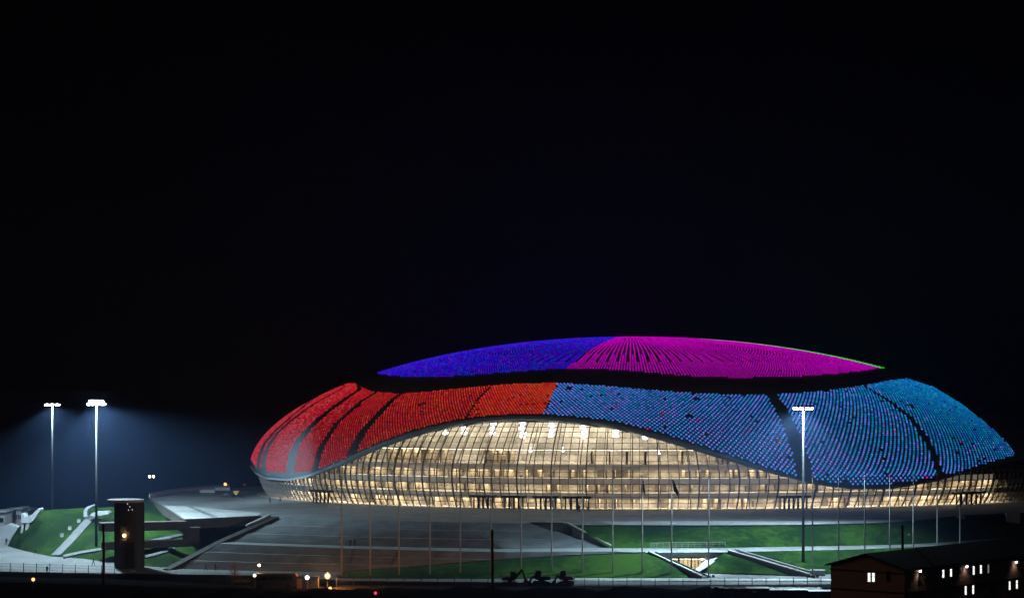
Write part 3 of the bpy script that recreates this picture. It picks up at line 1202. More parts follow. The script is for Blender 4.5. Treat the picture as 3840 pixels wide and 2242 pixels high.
# ---- entrances
def entrance(x0, x1, n, yb, h=2.6, bright=True):
    ta, tb = px2tp(x0, yb)[0], px2tp(x1, yb)[0]
    t_ = np.linspace(ta, tb, n + 1)
    K = KG * .995
    base = [Vector(v) for v in ring(K, 0, t_)]
    # pushed 0.9 m out from the glass foot
    ctr = Vector((CX, CY, 0))
    out = [(b - ctr).normalized() for b in base]
    fm = [b + o_ * .9 for b, o_ in zip(base, out)]
    m_ = MB()
    ov = .6
    dirv = (fm[-1] - fm[0]).normalized()
    m_.bar(fm[0] - dirv * ov + Vector((0, 0, h + .3)), fm[-1] + dirv * ov + Vector((0, 0, h + .3)), 1.9, .55)
    e_ = obj('entrance', m_, M_black, dome)
    e_['label'] = 'black canopy over a row of glazed entrance doors'
    for a, b in zip(fm[:-1], fm[1:]):
        dr = MB()
        for p in (a + (b - a) * .06, b - (b - a) * .06):
            dr.bar(p, p + Vector((0, 0, h)), .34, .34, up=Vector((0, 1, 0)))
        dr.bar(a + Vector((0, 0, 1.9)), b + Vector((0, 0, 1.9)), .1, .1)
        d_ = obj('door_frame', dr, M_black, e_)


entrance(1788, 1858, 4, 1913)
entrance(1902, 1970, 4, 1914)
entrance(2016, 2090, 4, 1916)
entrance(2124, 2212, 4, 1917)
entrance(2912, 3012, 6, 1919)
entrance(1192, 1248, 4, 1886)
entrance(3562, 3650, 5, 1905)
# ------------------------------------------------------------------ floodlight masts
def spot(name, loc, power, col, angle, blend, aim, parent=None, rad=.6):
    l = bpy.data.lights.new(name, 'SPOT')
    l.energy = power
    l.color = col
    l.spot_size = R(angle)
    l.spot_blend = blend
    l.shadow_soft_size = rad
    o = bpy.data.objects.new(name, l)
    C.objects.link(o)
    o.location = loc
    o.rotation_euler = (Vector(aim) - Vector(loc)).to_track_quat('-Z', 'Y').to_euler()
    return o


def point(name, loc, power, col, rad=.2):
    l = bpy.data.lights.new(name, 'POINT')
    l.energy = power
    l.color = col
    l.shadow_soft_size = rad
    o = bpy.data.objects.new(name, l)
    C.objects.link(o)
    o.location = loc
    return o


BLUEW = (.62, .88, 1.0)


def mast(x, ybase, zbase, ztop, label, power, aim, n=9, rr=1.55, floods=(), tiers=1):
    b = P(x, ybase, zbase)
    t = thing('floodlight_mast', b, label, 'floodlight', 'tall floodlight masts')
    top = Vector((b.x, b.y, ztop))
    obj('pole', MB().tube([b, b + Vector((0, 0, 8)), top + Vector((0, 0, -.3))], [.32, .27, .15], 12), M_mast, t, True)
    m = MB().tube([top + Vector((0, 0, -.5)), top + Vector((0, 0, .35))], [.35, .3], 10)
    for k in range(24):
        a0, a1 = 2 * math.pi * k / 24, 2 * math.pi * (k + 1) / 24
        m.bar(top + Vector((math.cos(a0) * rr, math.sin(a0) * rr, .1)), top + Vector((math.cos(a1) * rr, math.sin(a1) * rr, .1)), .14)
    for k in range(4):
        a0 = math.pi / 4 + math.pi / 2 * k
        m.bar(top, top + Vector((math.cos(a0) * rr, math.sin(a0) * rr, .1)), .14)
    hr = obj('crown_ring', m, M_dsteel, t)
    for k in range(n * tiers):
        a0 = 2 * math.pi * k / n + .2
        rq = rr * (1 if k < n else .72)
        c = top + Vector((math.cos(a0) * rq, math.sin(a0) * rq, -.1 + (.62 if k >= n else 0)))
        f = MB()
        ax = Vector((math.cos(a0), math.sin(a0), 0))
        f.tube([c + Vector((0, 0, .38)), c + Vector((0, 0, .2)), c + ax * .12 + Vector((0, 0, -.1))], [.12, .3, .42], 10)
        h_ = obj('floodlight', f, M_steel, t)
        g_ = MB().tube([c + ax * .13 + Vector((0, 0, -.12)), c + ax * .15 + Vector((0, 0, -.4))], [.38, .28], 10)
        obj('lens', g_, E_flood, h_)
    spot('mast_light', top + Vector((0, 0, -.75)), power, BLUEW, 154, .42, top + Vector(aim), rad=1.2)
    for tgt, pw_, an in floods:
        spot('mast_flood', top + Vector((0, 0, -.9)), pw_, BLUEW, an, .85, tgt, rad=.8)
    return t


mast(196, 1906, -.4, 24.6, 'slimmer floodlight mast whose foot hides behind the grassy mound', 78000, (4, 0, -30), n=8, rr=1.3)
mast(361, 2046, -5.9, 25.2, 'brightest floodlight mast, rising beside the dark cylindrical tower', 165000, (6, 2, -30), tiers=2, floods=((D(1100, 1795, 570), 560000, 22), (P(800, 1880, 0), 170000, 46)))
mast(3012, 2120, -6.6, 24.8, 'floodlight mast standing in front of the blue shell', 140000, (-8, -2, -30), floods=((P(2380, 2120, -6.5), 300000, 52), (D(2980, 1700, 522), 12000, 60)))

# ------------------------------------------------------------------ haze
lo, hi = Vector((-900, -20, -9.5)), Vector((900, 1300, 120))
hb = MB().box((lo + hi) / 2, hi - lo)
hz = obj('haze', hb, bpy.data.materials.new('haze_air'))
hz['kind'] = 'stuff'
m = hz.data.materials[0]
m.use_nodes = True
t_ = m.node_tree
t_.nodes.remove(t_.nodes['Principled BSDF'])
pv = t_.nodes.new('ShaderNodeVolumePrincipled')
pv.inputs['Color'].default_value = (.30, .50, 1.0, 1)
pv.inputs['Density'].default_value = .0005
pv.inputs['Anisotropy'].default_value = .25
t_.links.new(pv.outputs[0], t_.nodes['Material Output'].inputs['Volume'])
# ------------------------------------------------------------------ the tower and the decks by the left lawn
tb = P(485, 2131, -8)
tb.y += 3
tb.x = (485 - 1920) / F * tb.y
t = thing('stair_tower', tb, 'dark cylindrical tower with a flat projecting cap beside the green mound', 'tower')
zt = 5.3
bd = MB().tube([tb, tb + Vector((0, 0, zt + 8))], 2.95, 40)
for k in range(40):
    a0 = 2 * math.pi * k / 40
    q = tb + Vector((math.cos(a0) * 2.97, math.sin(a0) * 2.97, 0))
    bd.bar(q, q + Vector((0, 0, zt + 8)), .12)
obj('tower_body', bd, M_tower, t)
cpb = MB().tube([tb + Vector((-.8, 0, zt + 8)), tb + Vector((-.8, 0, zt + 8.55))], [3.6, 3.7], 40)
cpo = obj('cap', cpb, M_lconc, t)
E_specks = emit('small_lamp_glow', (1, .97, .92), .75, False)
for (x, y) in ((478, 1888), (487, 1899), (482, 1911), (496, 1910)):
    d = tb.y - 3.1
    f = MB().ball(D(x, y, d), .11, 8, 5)
    obj('small_lamp', f, E_specks, t)
f = MB().ball(D(466, 2007, tb.y - 3.3), .26, 10, 6)
f.tube([D(466, 2007, tb.y - 3.25), D(466, 2007, tb.y - 2.9)], .12, 6)
tw_l = obj('wall_lamp', f, E_sod, t)
dr = MB()
A, B = D(462, 2030, tb.y - 3.0), D(508, 2128, tb.y - 3.0)
dr.box(((A.x + B.x) / 2, tb.y - 2.9, (A.z + B.z) / 2), (abs(B.x - A.x) * .8, .4, abs(A.z - B.z)))
obj('recess_panel', dr, M_black, t)

t = thing('footbridge_deck', P(385, 1955, 0), 'upper brown concrete deck running from the dark tower to the podium wing', 'footbridge')
k = MB()
a, b = Vector((P(376, 1958, 0).x, 474, -.9)), Vector((P(700, 1950, 0).x, 480, -.9))
k.bar(a, b, 4.0, 1.8)
obj('deck', k, M_conc, t)
k = MB()
for q in lerp_poly([a + Vector((0, -1.8, .9)), b + Vector((0, -1.8, .9))], 22):
    if q.x < P(540, 1958, 0).x:
        k.bar(q, q + Vector((0, 0, 1.1)), .06)
q0 = a + Vector((0, -1.8, 1.95))
k.bar(q0, q0 + Vector((9.2, 0, 0)), .08)
k.bar(q0 - Vector((0, 0, .5)), q0 + Vector((9.2, 0, -.5)), .05)
obj('railing', k, M_steel, t)
t = thing('footbridge_deck', P(385, 2040, -4), 'lower brown concrete deck behind the dark tower, closer to the ground', 'footbridge')
k = MB()
a2, b2 = Vector((P(376, 2037, -4).x, 472, -4.8)), Vector((P(748, 2018, -4).x, 481, -4.6))
k.bar(a2, b2, 4.0, 1.45)
obj('deck', k, M_conc, t)
t = thing('bridge_pier', P(716, 2020, -4), 'broad concrete pier standing between the two bridge decks', 'pier')
k = MB()
A = Vector(((716 - 1920) / F * 479.5, 479.5, -3.3))
k.box(A, (3.4, 2.4, 4.0), rz=.1)
k.box(A + Vector((0, 0, 1.7)), (3.9, 2.8, .4), rz=.1)
obj('pier_body', k, M_conc, t)

# white canopy sculpture at the far left
def flat_shape(name, pts, d, depth, m, label, cat, part):
    t = thing(name, D(*pts[0], d), label, cat)
    obj(part, MB().prism([D(x, y, d) for x, y in pts], (0, depth, 0)), m, t)
    return t


d0 = 512
t = thing('entrance_canopy', D(95, 2000, d0), 'white forked canopy with a raised curved wing at the left foot of the mound', 'canopy')
obj('wing', MB().prism([D(x, y, d0) for x, y in ((110, 1957), (120, 1930), (130, 1918), (143, 1906), (151, 1909), (147, 1918), (138, 1930), (134, 1938), (126, 1948), (113, 1960))], (0, 4, 0)), M_white, t)
obj('panel', MB().prism([D(x, y, d0) for x, y in ((79, 1925), (87, 1926), (92, 1938), (106, 1933), (120, 1930), (112, 1957), (109, 1960), (79, 1960))], (0, 4, 0)), M_white, t)
for pts in (((80, 1960), (89, 1960), (84, 1996), (77, 1998)), ((97, 1960), (111, 1960), (99, 2001), (92, 2001))):
    obj('leg', MB().prism([D(x, y, d0 + .3) for x, y in pts], (0, 1.2, 0)), M_lconc, t)
t = thing('curved_wall', D(325, 1937, 516), 'white crescent wall at the top of the mound path', 'wall')
arc = [(314, 1938), (313, 1926), (314, 1914), (320, 1904), (330, 1897), (345, 1892), (350, 1896), (338, 1902), (330, 1908), (326, 1916), (326, 1928), (328, 1937)]
obj('wall_body', MB().prism([D(x, y, 516) for x, y in arc], (0, 3.5, 0)), M_white, t)
t = thing('low_wall', D(380, 1935, 512), 'long low white wall with rounded end beside the dark tower', 'wall')
obj('wall_body', MB().prism([D(x, y, 512) for x, y in ((336, 1933), (345, 1922), (360, 1918), (408, 1915), (412, 1922), (405, 1927), (375, 1932), (366, 1930), (358, 1936))], (0, 2.5, 0)), M_white, t)

# pavilions beyond the mound
for i, (x0, x1, y0, lab, mm) in enumerate(((-60, 18, 1920, 'pale pavilion at the extreme left edge, partly cut off', M_lconc), (22, 40, 1912, 'narrow grey block between two pale pavilions', M_steel),
                                       (30, 62, 1917, 'bluish pavilion with a dark band behind the white canopy', M_steel), (60, 80, 1908, 'taller hazy block just left of the white canopy', M_lconc),
                                       (84, 108, 1913, 'distant grey block showing above the forked canopy', M_steel))):
    d = 560 + 8 * (i % 3) + i * 4
    A, B = D(x0, y0, d), D(x1, y0, d)
    t = thing('pavilion', ((A.x + B.x) / 2, d, -8), lab, 'pavilion', 'pavilions beyond the mound')
    hgt = A.z + 8
    k = MB().box(((A.x + B.x) / 2, d + 4, -8 + hgt / 2), (B.x - A.x, 8, hgt))
    obj('wall', k, mm, t)
    obj('roof', MB().box(((A.x + B.x) / 2, d + 3.8, -8 + hgt + .15), (B.x - A.x + .8, 9, .3)), M_white, t)
    for j in range(3):
        xx = A.x + (B.x - A.x) * (j + .5) / 3
        obj('window', MB().box((xx, d - .02, -8 + hgt * .62), ((B.x - A.x) / 5, .1, hgt * .22)), M_dglass, t)
t = thing('site_tent', P(20, 2012, -8), 'white tent with a sloping roof beside the far left path', 'tent')
A = P(28, 2016, -8)
obj('canvas', MB().prism([A + Vector(v) for v in ((-3.5, 0, 0), (3.5, 0, 0), (3.5, 0, 2.2), (0, 0, 3.3), (-3.5, 0, 2.2))], (0, 5, 0)), M_white, t)
obj('red_patch', MB().prism([D(x, y, A.y - .06) for x, y in ((54, 1958), (62, 1948), (67, 1958))], (0, .05, 0)), M_redpl, t)

# yellow machine and crates on the left wing
b = P(884, 1862, 0)
t = thing('site_loader', b, 'small yellow hopper loader on black wheels at the far edge of the podium', 'loader')
obj('hopper', MB().prism([b + Vector(v) for v in ((-.85, 0, 1.5), (.8, 0, 1.55), (.55, 0, .95), (.25, 0, .5), (-.15, 0, .55))], (0, 1.4, 0)), M_yellow, t)
obj('chassis', MB().box(b + Vector((0, .7, .45)), (1.6, 1.3, .2)), M_dsteel, t)
for dx in (-.6, .6):
    for dy in (-.1, 1.5):
        c = b + Vector((dx, dy, .38))
        obj('wheel', MB().tube([c - Vector((0, .15, 0)), c + Vector((0, .15, 0))], .38, 14), M_rubber, t)
for i, (x0, x1, y0, y1, lab) in enumerate(((750, 805, 1836, 1846, 'long white crate farther left on the podium edge'), (806, 862, 1827, 1838, 'long pale crate beside the yellow hopper loader'))):
    A, B = P(x0, y1 + 1, 0), P(x1, y1 + 1, 0)
    h = (y1 - y0) / F * A.y
    t = thing('crate', (A + B) / 2, lab, 'crate', 'pale crates on the podium edge')
    obj('crate_body', MB().box((A + B) / 2 + Vector((0, 1, h / 2)), ((B - A).length, 2, h)), M_white, t)
    obj('lid', MB().box((A + B) / 2 + Vector((0, 1, h + .06)), ((B - A).length + .15, 2.15, .12)), M_lconc, t)
b = P(845, 1864, 0)
t = thing('parked_cart', b, 'low dark trailer left of the yellow hopper loader', 'trailer')
obj('body', MB().prism([b + Vector(v) for v in ((-.9, 0, .35), (.9, 0, .35), (.7, 0, .9), (.2, 0, 1.15), (-.5, 0, .8))], (0, 1.2, 0)), M_dsteel, t)
for dx in (-.5, .5):
    c = b + Vector((dx, -.05, .28))
    obj('wheel', MB().tube([c - Vector((0, .12, 0)), c + Vector((0, .12, 0))], .28, 12), M_rubber, t)

# ------------------------------------------------------------------ the sunken entrance below the terrace path
dd = 447.0
t = thing('sunken_entrance', D(2580, 2145, dd), 'sunken entrance with warm lit glass doors below the terrace path', 'entrance')
k = MB()
A, B = D(2432, 2070, dd - .6), D(2712, 2088, dd - .6)
k.box(((A.x + B.x) / 2, dd + .6, (A.z + B.z) / 2), (B.x - A.x, 2.4, A.z - B.z))
obj('lintel', k, M_lconc, t)
A, B = D(2470, 2086, dd), D(2645, 2094, dd)
obj('header', MB().box(((A.x + B.x) / 2, dd + .9, (A.z + B.z) / 2), (B.x - A.x, 2.0, A.z - B.z)), M_black, t)
A, B = D(2500, 2094, dd + 4), D(2650, 2150, dd + 4)
obj('back_wall', MB().box(((A.x + B.x) / 2, dd + 6.5, (A.z + B.z) / 2), (B.x - A.x + 2, .3, A.z - B.z + 1)), M_beige, t)
A, B = D(2440, 2094, dd + 1.6), D(2660, 2150, dd + 1.6)
k = MB()
for x, wd in ((2515, .5), (2545, .45), (2562, .12), (2580, .12), (2592, .3), (2606, .12), (2618, .2), (2632, .2)):
    p0, p1 = D(x, 2094, dd + 1.4), D(x, 2152, dd + 1.4)
    k.bar(p0, p1, wd, .25, up=Vector((0, 1, 0)))
obj('door_frame', k, M_black, t)
A, B = D(2505, 2093, dd + 1.5), D(2650, 2152, dd + 1.5)
obj('door_glass', MB().add([(A.x, dd + 1.6, B.z), (B.x, dd + 1.6, B.z), (B.x, dd + 1.6, A.z), (A.x, dd + 1.6, A.z)], [(0, 1, 2, 3)]), go.data.materials[0], t)
A, B = D(2500, 2096, dd + 4), D(2650, 2096, dd + 4)
obj('ceiling_lamp', MB().box(((A.x + B.x) / 2, dd + 4, A.z + .1), ((B.x - A.x) * .9, 2.2, .06)), emit('entrance_glow', (1, .78, .45), 14, True), t)
obj('corner_lamp', MB().ball(D(2633, 2096, dd - .6), .2, 10, 6), E_warm, t)
k = MB()
pw = [D(2712, 2070, dd - 1), D(2720, 2074, dd - 1), D(2660, 2118, dd - 5.5), D(2612, 2148, dd - 8.5), D(2594, 2147, dd - 8.5), D(2648, 2096, dd - 2), D(2655, 2070, dd - 1)]
k.prism(pw, (.2, .8, 0))
obj('wing_wall', k, M_lconc, t)
fl = MB().add([P(2440, 2140, -7.96), P(2660, 2140, -7.96), P(2660, 2156, -7.96), P(2560, 2164, -7.96)], [(0, 1, 2, 3)])
obj('forecourt', fl, M_pale, t)


def straight_stair(a, b, width, label, n=24):
    """narrow open stair from a down to b (top edge line), black stringers and pale treads"""
    t = thing('straight_stair', b, label, 'staircase')
    ax = (b - a)
    hor = Vector((ax.x, ax.y, 0)).normalized()
    side = Vector((-hor.y, hor.x, 0))
    tr = MB()
    for i in range(n):
        p = a + ax * ((i + .5) / n)
        L = Vector((ax.x, ax.y, 0)).length / n
        tr.box(p + side * (width / 2) + Vector((0, 0, -.12)), (L * 1.02, width, .3), ax=(hor, side, Vector((0, 0, 1))))
    obj('tread', tr, M_pale, t)
    for s_ in (-.18, width + .18):
        k = MB()
        k.bar(a + side * s_ + Vector((0, 0, -.55)), b + side * s_ + Vector((0, 0, -.55)), .35, 1.5)
        obj('stringer', k, M_black, t)
    k = MB()
    for s_ in ((0.0, width) if width > 2.4 else (0.0,)):
        k.bar(a + side * s_ + Vector((0, 0, .3)), b + side * s_ + Vector((0, 0, .3)), .42, .22)
    obj('coping', k, M_lconc, t)
    return t


straight_stair(P(2432, 2072, -3.9), P(2632, 2164, -7.8), 1.6, 'white edged narrow stair dropping past the sunken entrance')
straight_stair(P(2730, 2068, -3.9), P(3036, 2158, -7.8), 3.2, 'longer straight stair between the wedge shaped lawn and the right lawn', 34)
b = P(3068, 2156, -7.9)
t = thing('plinth', b, 'small grey plinth at the foot of the longer straight stair', 'plinth')
obj('plinth_body', MB().box(b + Vector((0, .6, .45)), (2.6, 1.6, .9)), M_steel, t)
obj('plinth_top', MB().box(b + Vector((0, .6, .96)), (2.9, 1.9, .12)), M_lconc, t)

t = thing('terrace_railing', P(2580, 2052, -4), 'thin pale railing above the sunken entrance', 'railing')
A, B = P(2440, 2056, -4), P(2720, 2052, -4)
k = MB()
for z in (1.15, .75, .35):
    k.bar(A + Vector((0, 0, z)), B + Vector((0, 0, z)), .09 if z > 1 else .05)
obj('rail', k, M_steel, t)
for q in lerp_poly([A, B], 13):
    obj('post', MB().bar(q, q + Vector((0, 0, 1.15)), .08), M_steel, t)

# white bollard lamps dotted on the lawns (unlit)
BO = [((2368, 2052), -4, 'white bollard at the left end of the terrace path'), ((2538, 2050), -4, 'white bollard by the middle of the thin railing'), ((2702, 2048), -4, 'white bollard at the right end of the thin railing'),
      ((2862, 2045), -4, 'white bollard on the lawn right of the sunken entrance'), ((3010, 2040), -3.6, 'white bollard close behind the right floodlight mast'), ((3154, 2032), -3.4, 'white bollard between the mast and the gable building'),
      ((3284, 2028), -3.3, 'white bollard above the gable peak'), ((3408, 2022), -3.2, 'white bollard beside the dark timber pole on the right'), ((3760, 2012), -4, 'white bollard farthest right near the dark bays')]
proto = None
for (x, y), z, lab in BO:
    q = P(x, y, z - .1)
    if proto is None:
        proto = thing('bollard', q, lab, 'bollard', 'white bollards on the lawns')
        obj('post', MB().tube([(0, 0, -.3), (0, 0, .9)], [.16, .13], 10), M_white, proto, local=True)
        obj('head', MB().ball((0, 0, 1.05), .2, 10, 6), M_white, proto, local=True)
    else:
        dup(proto, q, lab)
for i, ((x, y), lab) in enumerate((((296, 1958), 'grey box on the mound beside the upper path'), ((262, 1985), 'grey box halfway down the mound path'), ((232, 2012), 'grey box low on the mound'))):
    q = on_mound(x, y, -.05)
    t = thing('lawn_box', q, lab, 'box', 'grey boxes on the mound')
    obj('body', MB().box(q + Vector((0, 0, .4)), (.7, .6, .8)), M_lconc, t)
    obj('lid', MB().box(q + Vector((0, 0, .84)), (.8, .7, .08)), M_steel, t)

# ------------------------------------------------------------------ flagpoles
FP = [(1281, 2161), (1388, 2163), (1496, 2164), (1612, 2165), (1726, 2166), (1841, 2140), (1954, 2118), (2068, 2166), (2184, 2168), (2297, 2168), (2408, 2168), (2518, 2168),
      (2657, 2166), (3047, 2164), (3145, 2172), (3243, 2170), (3337, 2164), (3425, 2156), (3515, 2146), (3600, 2138)]
ORD = ['first', 'second', 'third', 'fourth', 'fifth', 'sixth', 'seventh', 'eighth', 'ninth', 'tenth', 'eleventh', 'twelfth', 'thirteenth', 'fourteenth', 'fifteenth', 'sixteenth', 'seventeenth',
       'eighteenth', 'nineteenth', 'last']
proto = None
FPOS = []
for i, (x, y) in enumerate(FP):
    yy = 2164 if i < 13 else y
    q = P(x, yy, -8)
    FPOS.append(q)
    if i == 0:
        lab = 'flagpole nearest the orange work lamp, first of the long row'
    elif i in (10, 11):
        lab = 'flagpole with a blue flag hanging limp, %s of the long row' % ORD[i]
    elif i < 5:
        lab = 'bare flagpole warmed by orange light, %s of the long row' % ORD[i]
    elif i == 12:
        lab = 'bare flagpole in front of the sunken entrance steps'
    elif i == 13:
        lab = 'bare flagpole just right of the floodlight mast'
    else:
        lab = 'bare flagpole, %s of the long row counted from the orange lamp' % ORD[i]
    if proto is None:
        proto = thing('flagpole', q, lab, 'flagpole', 'flagpoles in a long row before the podium')
        obj('pole', MB().tube([(0, 0, 0), (0, 0, 9), (0, 0, 19.5)], [.16, .14, .08], 10), M_pole, proto, True, local=True)
        obj('finial', MB().ball((0, 0, 19.6), .18, 10, 6), M_steel, proto, local=True)
        obj('base', MB().tube([(0, 0, -.1), (0, 0, .35), (0, 0, .36)], [.55, .5, .3], 12), M_dconc, proto, local=True)
        for dx in (-.9, .95):
            f = MB().box((dx, .2, .28), (.5, .45, .4))
            f.box((dx, .2, .04), (.6, .5, .08))
            obj('uplight', f, M_black, proto, local=True)
    else:
        dup(proto, q, lab)


def flag(q, lab, sway, wd):
    z0 = 19.2
    t = thing('flag', q + Vector((0, 0, z0 - 2.6)), lab, 'flag', 'blue flags hanging limp')
    rows = []
    for i in range(9):
        s = i / 8
        row = []
        for k in range(10):
            u_ = k / 9
            x = .12 + u_ * wd * (.35 + .65 * min(1, s * 1.6)) + sway * s
            yv = .18 * math.sin(u_ * 9 + s * 3) * (.3 + s)
            row.append(q + Vector((x, yv, z0 - .2 - s * 2.3 - u_ * .9 * (.3 + s))))
        rows.append(row)
    obj('cloth', MB().loft(rows), M_blue, t, True)
    obj('toggle', MB().tube([q + Vector((0, 0, z0 - .25)), q + Vector((.2, 0, z0 - .2))], .05, 6), M_steel, t)


flag(FPOS[10], 'thin dark blue flag hanging limp, left of the pair', 0.05, .45)
flag(FPOS[11], 'larger dark blue flag slanting to the right', .35, .95)

# tarred timber poles
for x, yt, yb, z, lab in ((388, 1962, 2205, -8, 'dark timber pole in front of the cylindrical tower'), (1846, 1985, 2262, -8, 'tall dark timber pole standing before the grand staircase'),
                          (3384, 1967, 2262, -8, 'dark timber pole rising in front of the gabled brick building')):
    q = P(x, yb, z)
    h = (yb - yt) / F * q.y
    t = thing('timber_pole', q, lab, 'utility pole', 'tarred timber poles')
    obj('post', MB().tube([q, q + Vector((.05, 0, h * .5)), q + Vector((0, 0, h))], [.28, .24, .2], 10), M_wood, t, True)
    obj('crossarm', MB().bar(q + Vector((-.35, -.25, h - .5)), q + Vector((.35, -.25, h - .5)), .14), M_wood, t)

# ------------------------------------------------------------------ fences
def fence(pts, nposts, h, label, m=M_dsteel):
    t = thing('fence', pts[0], label, 'fence')
    k = MB()
    for a, b in zip(pts[:-1], pts[1:]):
        for z in (h * .95, h * .65, h * .35, h * .1):
            k.bar(a + Vector((0, 0, z)), b + Vector((0, 0, z)), .03)
        n = max(2, int((b - a).length / .9))
        for q in lerp_poly([a, b], n):
            k.bar(q + Vector((0, 0, .1)), q + Vector((0, 0, h * .95)), .012)
    obj('mesh_panel', k, m, t)
    for q in lerp_poly(pts, nposts):
        obj('post', MB().bar(q, q + Vector((0, 0, h * 1.06)), .11), m, t)


fence([P(-60, 2144, -8), P(180, 2150, -8), P(430, 2158, -8)], 11, 1.9, 'thin dark fence in front of the pale path at bottom left')
fence([P(600, 2190, -8), P(800, 2196, -8), P(905, 2200, -8)], 6, 1.9, 'short dark fence left of the dark bus')
fence([P(1262, 2206, -8), P(1600, 2206, -8), P(1830, 2205, -8)], 10, 1.9, 'dark fence glowing orange at one end, right of the work lamp')
fence([P(2140, 2202, -8), P(2500, 2202, -8), P(2700, 2200, -8), P(3130, 2196, -8)], 20, 1.6, 'long low dark fence along the road below the green lawns')

# dark earth bank along the bottom edge
eb = MB()
rows = []
xs = np.linspace(-300, 4200, 160)
prof = [(2206, 0), (2216, .8), (2232, 1.35), (2258, 1.5), (2300, .6)]
for j, (yy, hz) in enumerate(prof):
    row = []
    for i, x in enumerate(xs):
        n_ = .55 + .45 * math.sin(x * .013 + 1.3 * math.sin(x * .0041)) * math.sin(x * .031 + j)
        q = P(x, yy + 5 * math.sin(x * .02 + j), -8.02)
        q.z += hz * (n_ + random.uniform(-.12, .12)) if j else 0
        row.append(q)
    rows.append(row)
struct('dark_earth', eb.loft(rows), M_soil, True)
# rubble on the bank
for i in range(14):
    x = [60, 140, 250, 330, 520, 560, 700, 760, 1000, 1120, 1500, 1780, 2300, 2480][i]
    q = P(x, 2222 + random.uniform(-6, 12), -7.3)
    k = MB()
    r_0 = random.uniform(.3, .6)
    k.ball(q, r_0, 8, 5, .6)
    k.v = [(a_ + random.uniform(-.1, .1), b_ + random.uniform(-.1, .1), c_ + random.uniform(-.08, .08)) for a_, b_, c_ in k.v]
    where = ['near the bottom left corner', 'below the orange lamp at bottom left', 'left of the timber pole', 'under the timber pole', 'below the tower', 'right of the tower foot', 'left of the fence by the bus',
             'in front of the short fence', 'in front of the dark bus', 'below the white work lamp', 'by the small red light', 'left of the tall timber pole', 'right of the excavators', 'below the left lawn'][i]
    tag(obj('rubble_stone', k, M_soil), 'dark stone on the earth bank %s' % where, 'stone', 'stones on the dark earth bank')

# ------------------------------------------------------------------ bus, work lamps
b = P(1030, 2205, -8)
t = thing('parked_bus', b, 'dark bus parked side on at the road edge', 'bus')
Lb, Hb = 8.3, 2.75


def rbox(mb_, x0, x1, z0, z1, dy, r=.35):
    pts = [(x0 + r, z0), (x1 - .1, z0), (x1, z0 + .1), (x1, z1 - r), (x1 - r, z1), (x0 + r * 2, z1), (x0 + r * .6, z1 - r * .8), (x0, z0 + (z1 - z0) * .45), (x0, z0 + .2)]
    return mb_.prism([b + Vector((x, -dy / 2, z)) for x, z in pts], (0, dy, 0))


obj('body', rbox(MB(), -Lb / 2, Lb / 2, .4, Hb, 2.4), mat('dark_red_brown_paint', (.11, .05, .04), .45, var=.2, scale=1), t)
for i in range(6):
    x = -Lb / 2 + 1.25 + i * 1.15
    obj('window', MB().box(b + Vector((x, -1.215, 2.0)), (1.0, .03, .75)), M_dglass, t)
obj('windscreen', MB().box(b + Vector((-Lb / 2 + .1, 0, 2.0)), (.06, 2.0, .8)), M_dglass, t)
for x in (-2.7, 2.5):
    for y in (-1.05, 1.05):
        c = b + Vector((x, y, .45))
        wv = obj('wheel', MB().tube([c - Vector((0, .16, 0)), c + Vector((0, .16, 0))], .45, 16), M_rubber, t)
for y in (-.8, .8):
    obj('headlight', MB().box(b + Vector((-Lb / 2 - .02, y, .8)), (.08, .3, .2)), M_white, t)
obj('tail_light', MB().box(b + Vector((Lb / 2 + .02, -.95, 1.2)), (.05, .2, .5)), M_redpl, t)
b = P(1130, 2206, -8)
t = thing('site_hut', b, 'dark low hut to the right of the bus', 'hut')
obj('wall', MB().box(b + Vector((.8, .6, 1.05)), (4.6, 2.2, 2.1)), M_dconc, t)
obj('roof', MB().box(b + Vector((.8, .6, 2.17)), (4.9, 2.5, .14)), M_black, t)
obj('door', MB().box(b + Vector((-.3, -.52, .95)), (.9, .06, 1.8)), M_orange, t)


def work_lamp(x, y, yb, lab, mm, r, power=0, col=None, two=False):
    q = P(x, yb, -8)
    hd = D(x, y, q.y)
    t = thing('work_lamp', q, lab, 'lamp', 'lit work lamps and street lamps')
    obj('post', MB().tube([q, Vector((q.x, q.y, hd.z))], [.09, .06], 8), M_dsteel, t)
    k = MB().tube([hd + Vector((0, .3, .1)), hd + Vector((0, .02, .04))], [.12, r * 1.1], 10)
    obj('housing', k, M_dsteel, t)
    obj('lens', MB().ball(hd + Vector((0, -.1, 0)), r, 12, 8), mm, t)
    if power:
        point('lamp_light', hd + Vector((0, -1.7, r + .35)), power, col, .2)
    return t


E_sodhalo = emit('sodium_halo', (1, .40, .09), 1.7, False)  # oversized orange ball puts the lamp's halo into shape and colour
SOD = (1, .38, .09)
work_lamp(1228, 2159, 2204, 'glaring orange work lamp, the brightest light at ground level', E_sodhalo, .55, 9500, SOD)
wl0 = bpy.data.objects['work_lamp']
obj('bulb', MB().ball(D(1228, 2159, P(1228, 2204, -8).y - .62), .36, 12, 8), emit('sodium_core', (1, .8, .45), 8, False), wl0)
work_lamp(1152, 2164, 2208, 'cold white lamp between the bus and the orange lamp', E_wht, .34, 60, (.9, .95, 1))
work_lamp(955, 2156, 2216, 'pale lamp in front of the nose of the bus', emit('pale_lens', (1, .9, .75), 3, False), .3, 20, (1, .85, .6))
work_lamp(972, 2118, 2196, 'small yellow lamp on a post above the bus', E_warm, .24, 120, (1, .6, .25))
work_lamp(125, 2171, 2200, 'orange lamp low in the dark at bottom left', E_or, .3, 30, SOD)
work_lamp(1238, 2205, 2222, 'dim orange lamp close to the ground under the brightest one', E_or, .3, 0)
